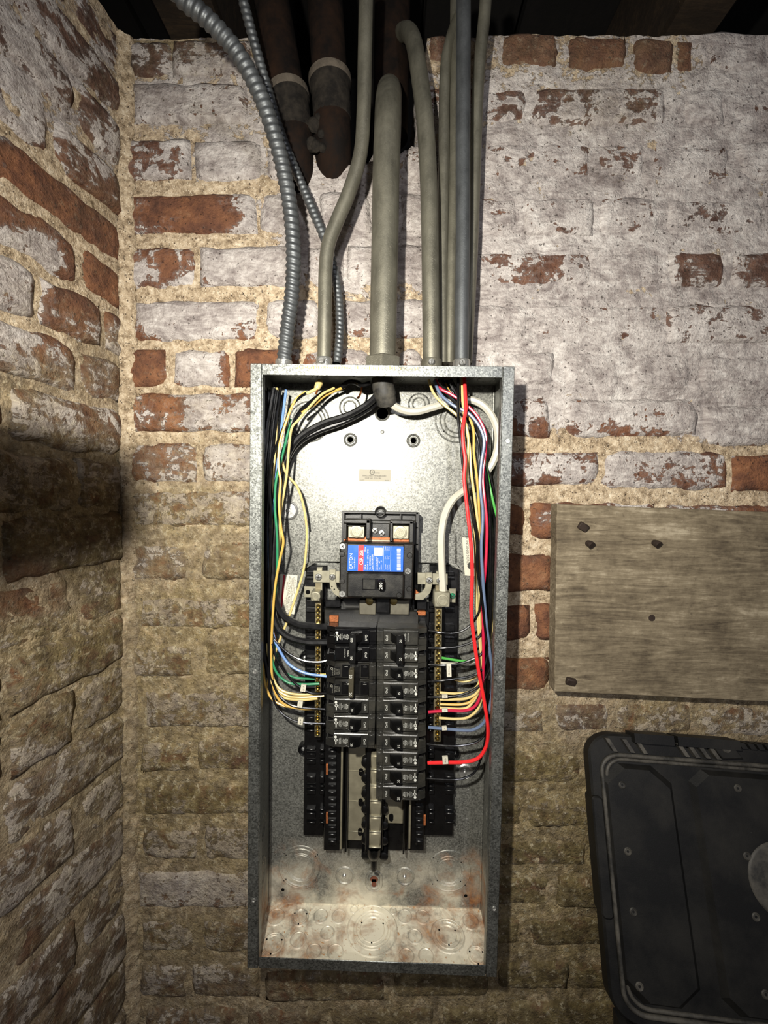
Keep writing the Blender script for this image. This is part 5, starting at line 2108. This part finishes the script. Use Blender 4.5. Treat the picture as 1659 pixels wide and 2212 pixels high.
# heavy conductors
wire('thick black feeder from centre conduit along the left side to the upper 100 amp terminal', 'thick',
     [(824, 832, .052), (812, 856, .046), (790, 876, .04), (752, 897, .036), (700, 914, .034), (656, 938, .034), (630, 966, .036), (612, 1010, .040), (600, 1080, .045), (592, 1180, .048), (592, 1270, .05), (606, 1322, .05), (640, 1346, .05), (680, 1353, .05), (708, 1354, .05)], .0050)
wire('second thick black feeder behind the first, reaching the lower 100 amp terminal', 'thick',
     [(836, 832, .045), (822, 860, .034), (790, 886, .028), (740, 912, .024), (690, 930, .023), (650, 952, .024), (624, 985, .027), (604, 1050, .034), (588, 1160, .040), (586, 1270, .044), (594, 1340, .047), (618, 1372, .048), (660, 1386, .05), (708, 1387, .05)], .0050)
wire('thick white neutral cable looping from the centre conduit to the right lug', 'white',
     [(838, 848, .05), (846, 872, .044), (870, 886, .038), (900, 889, .034), (935, 880, .030), (975, 869, .026), (1015, 864, .024), (1048, 880, .026), (1070, 915, .03), (1076, 955, .034), (1064, 1000, .032), (1036, 1035, .028), (1005, 1058, .028), (978, 1080, .034), (960, 1115, .042), (953, 1160, .048), (954, 1220, .05), (957, 1282, .05)], .0058, n=10)
b = B()
b.tube(path([(826, 815, .052), (828, 835, .05), (833, 858, .046), (836, 872, .04)], 6), [.016] * 6 + [.0165] * 6 + [.015] * 6 + [.011], 18)
tag(b.out('cable_wrap', dusty_black('dusty_tape', (24, 23, 21), (84, 80, 70), .7, .6, 60)), 'dusty black tape wrap where the heavy cables leave the centre conduit', 'tape')

# left bundle
wire('yellowed wire running in front of the left bundle from the wire nut', 'yellow', [(660, 846, .06), (636, 868, .066), (618, 912, .07), (604, 960, .072), (602, 1010, .072), (606, 1040, .072), (603, 1090, .072), (607, 1140, .072), (612, 1172, .07), (604, 1212, .066), (594, 1270, .062), (588, 1350, .056), (586, 1430, .052), (592, 1490, .052), (612, 1520, .052), (645, 1530, .052), (686, 1531, .05)], .0019)
wire('cream wire with faded print leaning in front of the thick black feeder', 'cream', [(722, 838, .04), (694, 853, .05), (664, 884, .056), (644, 908, .06), (630, 926, .062), (624, 970, .062), (620, 1020, .06), (614, 1060, .058), (606, 1110, .054), (604, 1160, .05), (598, 1230, .048), (590, 1320, .046), (584, 1420, .046), (588, 1470, .048), (610, 1505, .05), (650, 1512, .05), (686, 1509, .05)], .0019)
wire('single cream wire bowing out over the back plate left of the main breaker', 'cream', [(606, 984, .05), (618, 1022, .046), (642, 1052, .04), (655, 1090, .036), (662, 1135, .034), (662, 1175, .034), (656, 1230, .034), (640, 1285, .036), (622, 1338, .04), (606, 1378, .042), (592, 1420, .042), (588, 1456, .044), (604, 1488, .048), (640, 1500, .05), (690, 1499, .05)], .0019)
wire('green ground wire down the left bundle to the neutral bar', 'green', [(628, 905, .052), (616, 960, .054), (603, 1010, .06), (595, 1050, .062), (594, 1100, .062), (598, 1150, .062), (599, 1210, .060), (596, 1270, .056), (588, 1340, .050), (586, 1410, .048), (596, 1450, .048), (622, 1474, .048), (655, 1478, .05), (690, 1477, .05)], .0019)
wire('short green ground wire low behind the olive-handled breaker row', 'green', [(592, 1380, .036), (598, 1420, .034), (616, 1452, .032), (640, 1464, .032), (680, 1467, .034)], .0017)
wire('light blue wire curving to the olive-handled breaker', 'blue', [(618, 842, .04), (612, 890, .04), (604, 960, .044), (594, 1060, .046), (586, 1180, .046), (582, 1300, .046), (590, 1370, .05), (604, 1405, .052), (626, 1436, .054), (660, 1454, .054), (706, 1461, .05)], .0021)
wire('bare copper wire beside the light blue one', 'copper', [(590, 1360, .04), (604, 1400, .042), (622, 1430, .044), (640, 1448, .046), (664, 1456, .046), (704, 1456, .046)], .0012)
wire('slim black wire ending on top of the olive-handled breaker', 'black', [(600, 845, .05), (592, 900, .05), (584, 980, .052), (578, 1100, .05), (577, 1250, .05), (586, 1360, .052), (602, 1392, .054), (630, 1416, .054), (660, 1428, .054), (690, 1430, .052), (708, 1426, .05)], .0018)
w1 = wire('slim black wire tagged 15 going to the lower pole of the olive-handled breaker', 'black', [(588, 1390, .054), (598, 1424, .056), (622, 1460, .056), (648, 1484, .056), (674, 1497, .056), (706, 1497, .05)], .0018)
marker(w1, 655, 1487, 0, ('15', '15'), 11, 15, .062, -.15)
w1 = wire('slim black wire tagged 1 to the single breaker under the olive-handled one', 'black', [(582, 1420, .05), (586, 1462, .052), (600, 1498, .054), (624, 1520, .056), (650, 1528, .056), (702, 1532, .05)], .0018)
marker(w1, 648, 1522, 0, ('1', '1'), 11, 14, .062, -.12)
w1 = wire('slim black wire tagged 9 to the second lowest left breaker', 'black', [(580, 1440, .05), (584, 1490, .052), (600, 1530, .054), (622, 1550, .056), (648, 1560, .056), (702, 1563, .05)], .0016)
marker(w1, 649, 1559, 0, ('9', '9'), 11, 14, .062, -.12)
wire('white spiralled wire near the top of the left bundle', 'white', [(592, 838, .03), (592, 880, .032), (590, 930, .034), (588, 1000, .036)], .0022)
wire('cream wire hanging straight beside the left side wall', 'cream', [(598, 838, .026), (598, 890, .028), (596, 950, .03), (590, 1040, .03), (586, 1150, .032)], .0018)
wire('black wire with cut cream sleeve leading from the wire nut', 'black', [(668, 846, .062), (648, 858, .064), (628, 880, .066), (616, 915, .066), (598, 960, .066), (586, 1000, .066), (582, 1060, .064), (586, 1110, .064), (584, 1200, .06), (580, 1320, .056), (582, 1430, .052)], .0021)
wire('black wire crossing the left knockout with a loop above the feeder', 'black', [(706, 840, .036), (672, 866, .044), (646, 890, .048), (630, 922, .05), (612, 970, .05), (600, 1020, .048), (590, 1080, .046), (585, 1180, .044), (584, 1300, .044), (590, 1390, .05)], .0021)
for k, (du, dh) in enumerate(((0, .030), (-5, .036), (6, .026), (-9, .044), (3, .040), (-3, .022), (9, .034))):
    pts = [(566 + k * 5 + 10, 838 + k % 3 * 4, dh), (584 + du, 930, dh), (576 + du, 1020, dh + .004), (574 + du, 1120, dh + .006), (573 + du, 1220, dh + .008), (575 + du, 1320, dh + .006), (579 + du, 1400, dh + .004), (584 + du * .5, 1450 + k * 4, dh + .004)]
    wire('black branch wire packed in the left bundle against the side wall', 'black', pts, (.0027, .0034, .0022, .0036, .0030, .0026, .0028)[k], grp='black wires packed in the left bundle')
wire('cream wire low in the left bundle reaching the neutral bar by the tag 15', 'cream', [(576, 1390, .044), (576, 1440, .044), (590, 1480, .046), (618, 1502, .048), (650, 1507, .05), (700, 1503, .046)], .0018)
wire('yellowed wire curling lowest around the left bundle', 'yellow', [(572, 1400, .046), (570, 1460, .046), (584, 1505, .048), (612, 1524, .05), (640, 1527, .05), (660, 1532, .05)], .0018)
wire('loop of yellowed wire touching the left side wall at tag height', 'yellow', [(582, 1462, .03), (572, 1494, .024), (562, 1508, .03)], .0018)
# wire nut and short taped stubs at the top
nut = thing('wire_nut', 'cream wire nut pointing up under the box top', 'wire nut', at(688, 838, .06))
b = B()
c0, c1 = at(683, 842, .06), at(692, 822, .055)
b.tube([c0, c0.lerp(c1, .15), c0.lerp(c1, .7), c1], [.0026, .0044, .0058, .0034], 12)
b.out('cap', WIRE['cream'], nut)
b = B()
b.tube(path([(686, 838, .06), (676, 844, .062), (662, 850, .063)], 5), .0025, 8)
b.out('sleeve', WIRE['cream'], nut)
b = B()
b.tube(path([(687, 838, .06), (684, 848, .06), (682, 852, .06)], 4), .0016, 8)
b.out('bare_end', WIRE['copper'], nut)
wire('short black taped wire arching at the box top beside the centre conduit', 'black', [(738, 836, .04), (752, 826, .044), (768, 826, .046), (782, 832, .05), (800, 828, .05)], .0040)
wire('short curled copper-ended wire below the arching taped wire', 'copper', [(782, 836, .05), (780, 846, .052), (776, 856, .052), (772, 860, .050)], .0016)
wire('brown-stained wire crossing behind the wire nut toward the top', 'yellow', [(745, 836, .03), (720, 846, .034), (700, 856, .04), (676, 876, .046), (652, 892, .05)], .0022)

# right bundle
wire('bright red wire hanging in front of the right bundle down to a 15 amp breaker', 'red', [(1003, 812, .056), (1005, 850, .062), (1006, 885, .066), (1000, 925, .07), (1001, 960, .072), (1005, 995, .074), (1003, 1035, .076), (1009, 1095, .078), (1017, 1170, .08), (1020, 1240, .08), (1018, 1320, .078), (1024, 1380, .076), (1034, 1450, .074), (1046, 1515, .07), (1054, 1572, .066), (1050, 1612, .062), (1032, 1638, .060), (1002, 1646, .058), (965, 1647, .056), (924, 1648, .05)], .0027, n=10)
w1 = bpy.data.objects[-1] if False else None
wire('crimson wire winding through the right bundle to a tagged breaker', 'crimson', [(940, 820, .04), (952, 840, .044), (975, 852, .048), (1004, 872, .052), (1030, 898, .056), (1048, 935, .058), (1048, 975, .058), (1043, 1030, .06), (1047, 1080, .062), (1052, 1140, .062), (1049, 1220, .060), (1043, 1290, .058), (1044, 1370, .058), (1044, 1440, .056), (1040, 1492, .056), (1028, 1523, .056), (1005, 1535, .056), (965, 1535, .055), (925, 1538, .05)], .0023, n=10)
wire('slate blue wire sweeping down the right bundle to a breaker tagged 7', 'slate', [(938, 822, .046), (952, 852, .050), (980, 876, .056), (1012, 893, .06), (1036, 922, .062), (1046, 955, .064), (1040, 1000, .066), (1037, 1050, .068), (1043, 1110, .068), (1040, 1180, .068), (1043, 1250, .066), (1049, 1330, .064), (1057, 1400, .060), (1064, 1460, .056), (1061, 1512, .054), (1048, 1556, .054), (1025, 1575, .054), (995, 1577, .054), (925, 1571, .05)], .0024, n=10)
wire('black wire hanging beside the bright red one and crossing the slate blue', 'black', [(990, 814, .06), (990, 860, .066), (990, 905, .068), (996, 960, .07), (1000, 1005, .07), (1008, 1050, .07), (1020, 1110, .07), (1030, 1165, .07), (1032, 1230, .07), (1042, 1300, .066), (1050, 1370, .062), (1060, 1420, .058), (1066, 1460, .054)], .0022)
wire('cream wire just behind the bright red one at the top of the right bundle', 'cream', [(998, 814, .05), (999, 860, .054), (1004, 905, .06), (1012, 950, .062), (1009, 1010, .062), (1010, 1060, .062), (1020, 1110, .06), (1026, 1180, .058), (1028, 1260, .056), (1032, 1340, .054), (1038, 1420, .052), (1036, 1470, .052), (1020, 1492, .052), (990, 1498, .052), (950, 1496, .05)], .0020)
wire('outer cream wire arcing from the hooked conduit into the right bundle', 'cream', [(926, 820, .044), (936, 848, .048), (956, 872, .052), (984, 894, .056), (1002, 918, .058), (1014, 960, .058), (1018, 1020, .058), (1026, 1080, .056), (1034, 1150, .054), (1036, 1240, .052), (1036, 1340, .052), (1040, 1440, .052), (1034, 1490, .052), (1010, 1508, .052), (980, 1511, .052), (950, 1511, .05)], .0020)
wire('yellowed printed wire in the middle of the right bundle', 'yellow', [(962, 830, .036), (980, 862, .04), (1004, 886, .044), (1022, 925, .05), (1024, 980, .052), (1030, 1030, .054), (1034, 1080, .052), (1036, 1160, .05), (1038, 1260, .048), (1040, 1380, .048), (1040, 1470, .05), (1024, 1508, .05), (1000, 1521, .05), (950, 1521, .05)], .0020)
wire('cream wire fanning lowest of the cream group onto the right neutral bar', 'cream', [(1046, 1330, .044), (1046, 1420, .046), (1042, 1490, .05), (1034, 1528, .05), (1012, 1549, .05), (985, 1553, .05), (948, 1551, .05)], .0020)
wire('cream wire second lowest of the group onto the right neutral bar', 'cream', [(1042, 1340, .046), (1042, 1430, .048), (1034, 1490, .05), (1020, 1518, .05), (1000, 1531, .05), (950, 1529, .05)], .0020)
wire('short cream wire curving above the small round hole at right', 'cream', [(1044, 1400, .04), (1036, 1452, .042), (1018, 1468, .042), (1000, 1472, .042), (982, 1468, .044)], .0018)
wire('white wire to the right neutral bar under the green wires', 'white', [(1048, 1380, .04), (1038, 1420, .042), (1014, 1432, .044), (985, 1434, .046), (952, 1432, .05)], .0019)
wire('light green wire along the right side wall in the upper right bundle', 'lime', [(1046, 985, .04), (1052, 1020, .046), (1060, 1060, .05), (1068, 1095, .05), (1076, 1130, .048), (1078, 1180, .044), (1074, 1240, .04), (1066, 1310, .038), (1056, 1370, .038)], .0020)
wire('light green wire running across to the right neutral bar', 'lime', [(1050, 1360, .036), (1042, 1400, .040), (1024, 1424, .042), (1000, 1428, .044), (954, 1421, .048)], .0019)
wire('pale cream wire hugging the right side wall at mid height', 'cream', [(1076, 1150, .04), (1078, 1200, .04), (1070, 1260, .042), (1066, 1330, .044), (1058, 1380, .044), (1050, 1430, .046)], .0026)
wire('second pale wire hugging the right side wall behind the black ones', 'white', [(1084, 1180, .03), (1082, 1230, .03), (1074, 1290, .032), (1068, 1360, .034), (1058, 1420, .036)], .0022)
rb = [
    ('thin black wire to the upper pole of the tied double breaker at right', [(1040, 1270, .056), (1036, 1315, .056), (1022, 1344, .056), (1000, 1362, .056), (975, 1368, .056), (950, 1366, .056), (926, 1362, .05)], None),
    ('thin black wire to the lower pole of the tied double breaker at right', [(1048, 1330, .054), (1040, 1368, .056), (1020, 1386, .056), (992, 1396, .056), (960, 1400, .056), (926, 1400, .05)], None),
    ('thin black wire with a long curled paper tag, row below the green wire', [(1052, 1380, .054), (1040, 1412, .056), (1016, 1426, .056), (990, 1434, .056), (960, 1437, .056), (926, 1436, .05)], (970, 1448, ('S', 'S', 'd'), 10, 30)),
    ('thin black wire just above the small round hole at right', [(1056, 1400, .052), (1044, 1444, .056), (1018, 1460, .056), (985, 1466, .056), (955, 1470, .056), (924, 1472, .05)], None),
    ('thin black wire tagged among the cream ones at right', [(1066, 1400, .05), (1056, 1450, .054), (1034, 1482, .056), (1005, 1498, .056), (970, 1505, .056), (924, 1506, .05)], (961, 1505, ('333',), 12, 6)),
    ('thin black wire two rows below the slate blue one', [(1060, 1500, .05), (1052, 1572, .052), (1034, 1600, .054), (1005, 1609, .055), (975, 1611, .055), (922, 1607, .05)], None),
    ('black wire looping lowest around the bottom right to the second lowest breaker', [(1056, 1470, .05), (1052, 1560, .05), (1044, 1620, .05), (1028, 1664, .052), (1004, 1680, .054), (975, 1684, .055), (922, 1681, .05)], None),
]
for lb_, pts, tg in rb:
    w1 = wire(lb_, 'black', pts, .0018)
    if tg:
        marker(w1, tg[0], tg[1], 0, tg[2], tg[3], tg[4], .062, .05)
for lb_, (u, v, tx, a, c_, h_) in (('crimson wire winding', (961, 1535, ('33',), 12, 7, .061)), ('slate blue wire', (960, 1574, ('7',), 10, 8, .061)), ('bright red wire', (962, 1643, ('6', '7'), 12, 16, .063))):
    for o in C.objects:
        if o.get('label', '').startswith(lb_):
            marker(o, u, v, 0, tx, a, c_, h_, .1)
for k, (du, dh) in enumerate(((0, .036), (7, .042), (14, .034), (20, .028), (-6, .03), (4, .024), (11, .048), (-12, .04))):
    pts = [(946 + k * 4, 820, dh), (972 + k * 3, 858, dh), (1012 + du * .6, 900, dh + .002), (1034 + du * .5, 945, dh + .004), (1040 + du * .5, 1000, dh + .006), (1044 + du, 1060, dh + .006), (1048 + du, 1130, dh + .006), (1050 + du, 1220, dh + .006), (1050 + du, 1310, dh + .006), (1050 + du * .5, 1390, dh + .006), (1052 + du * .2, 1450, dh + .004)]
    wire('black branch wire packed in the right bundle against the side wall', 'black', pts, (.0024, .0030, .0028, .0026, .0022, .0024, .0026, .0022)[k], grp='black wires packed in the right bundle')
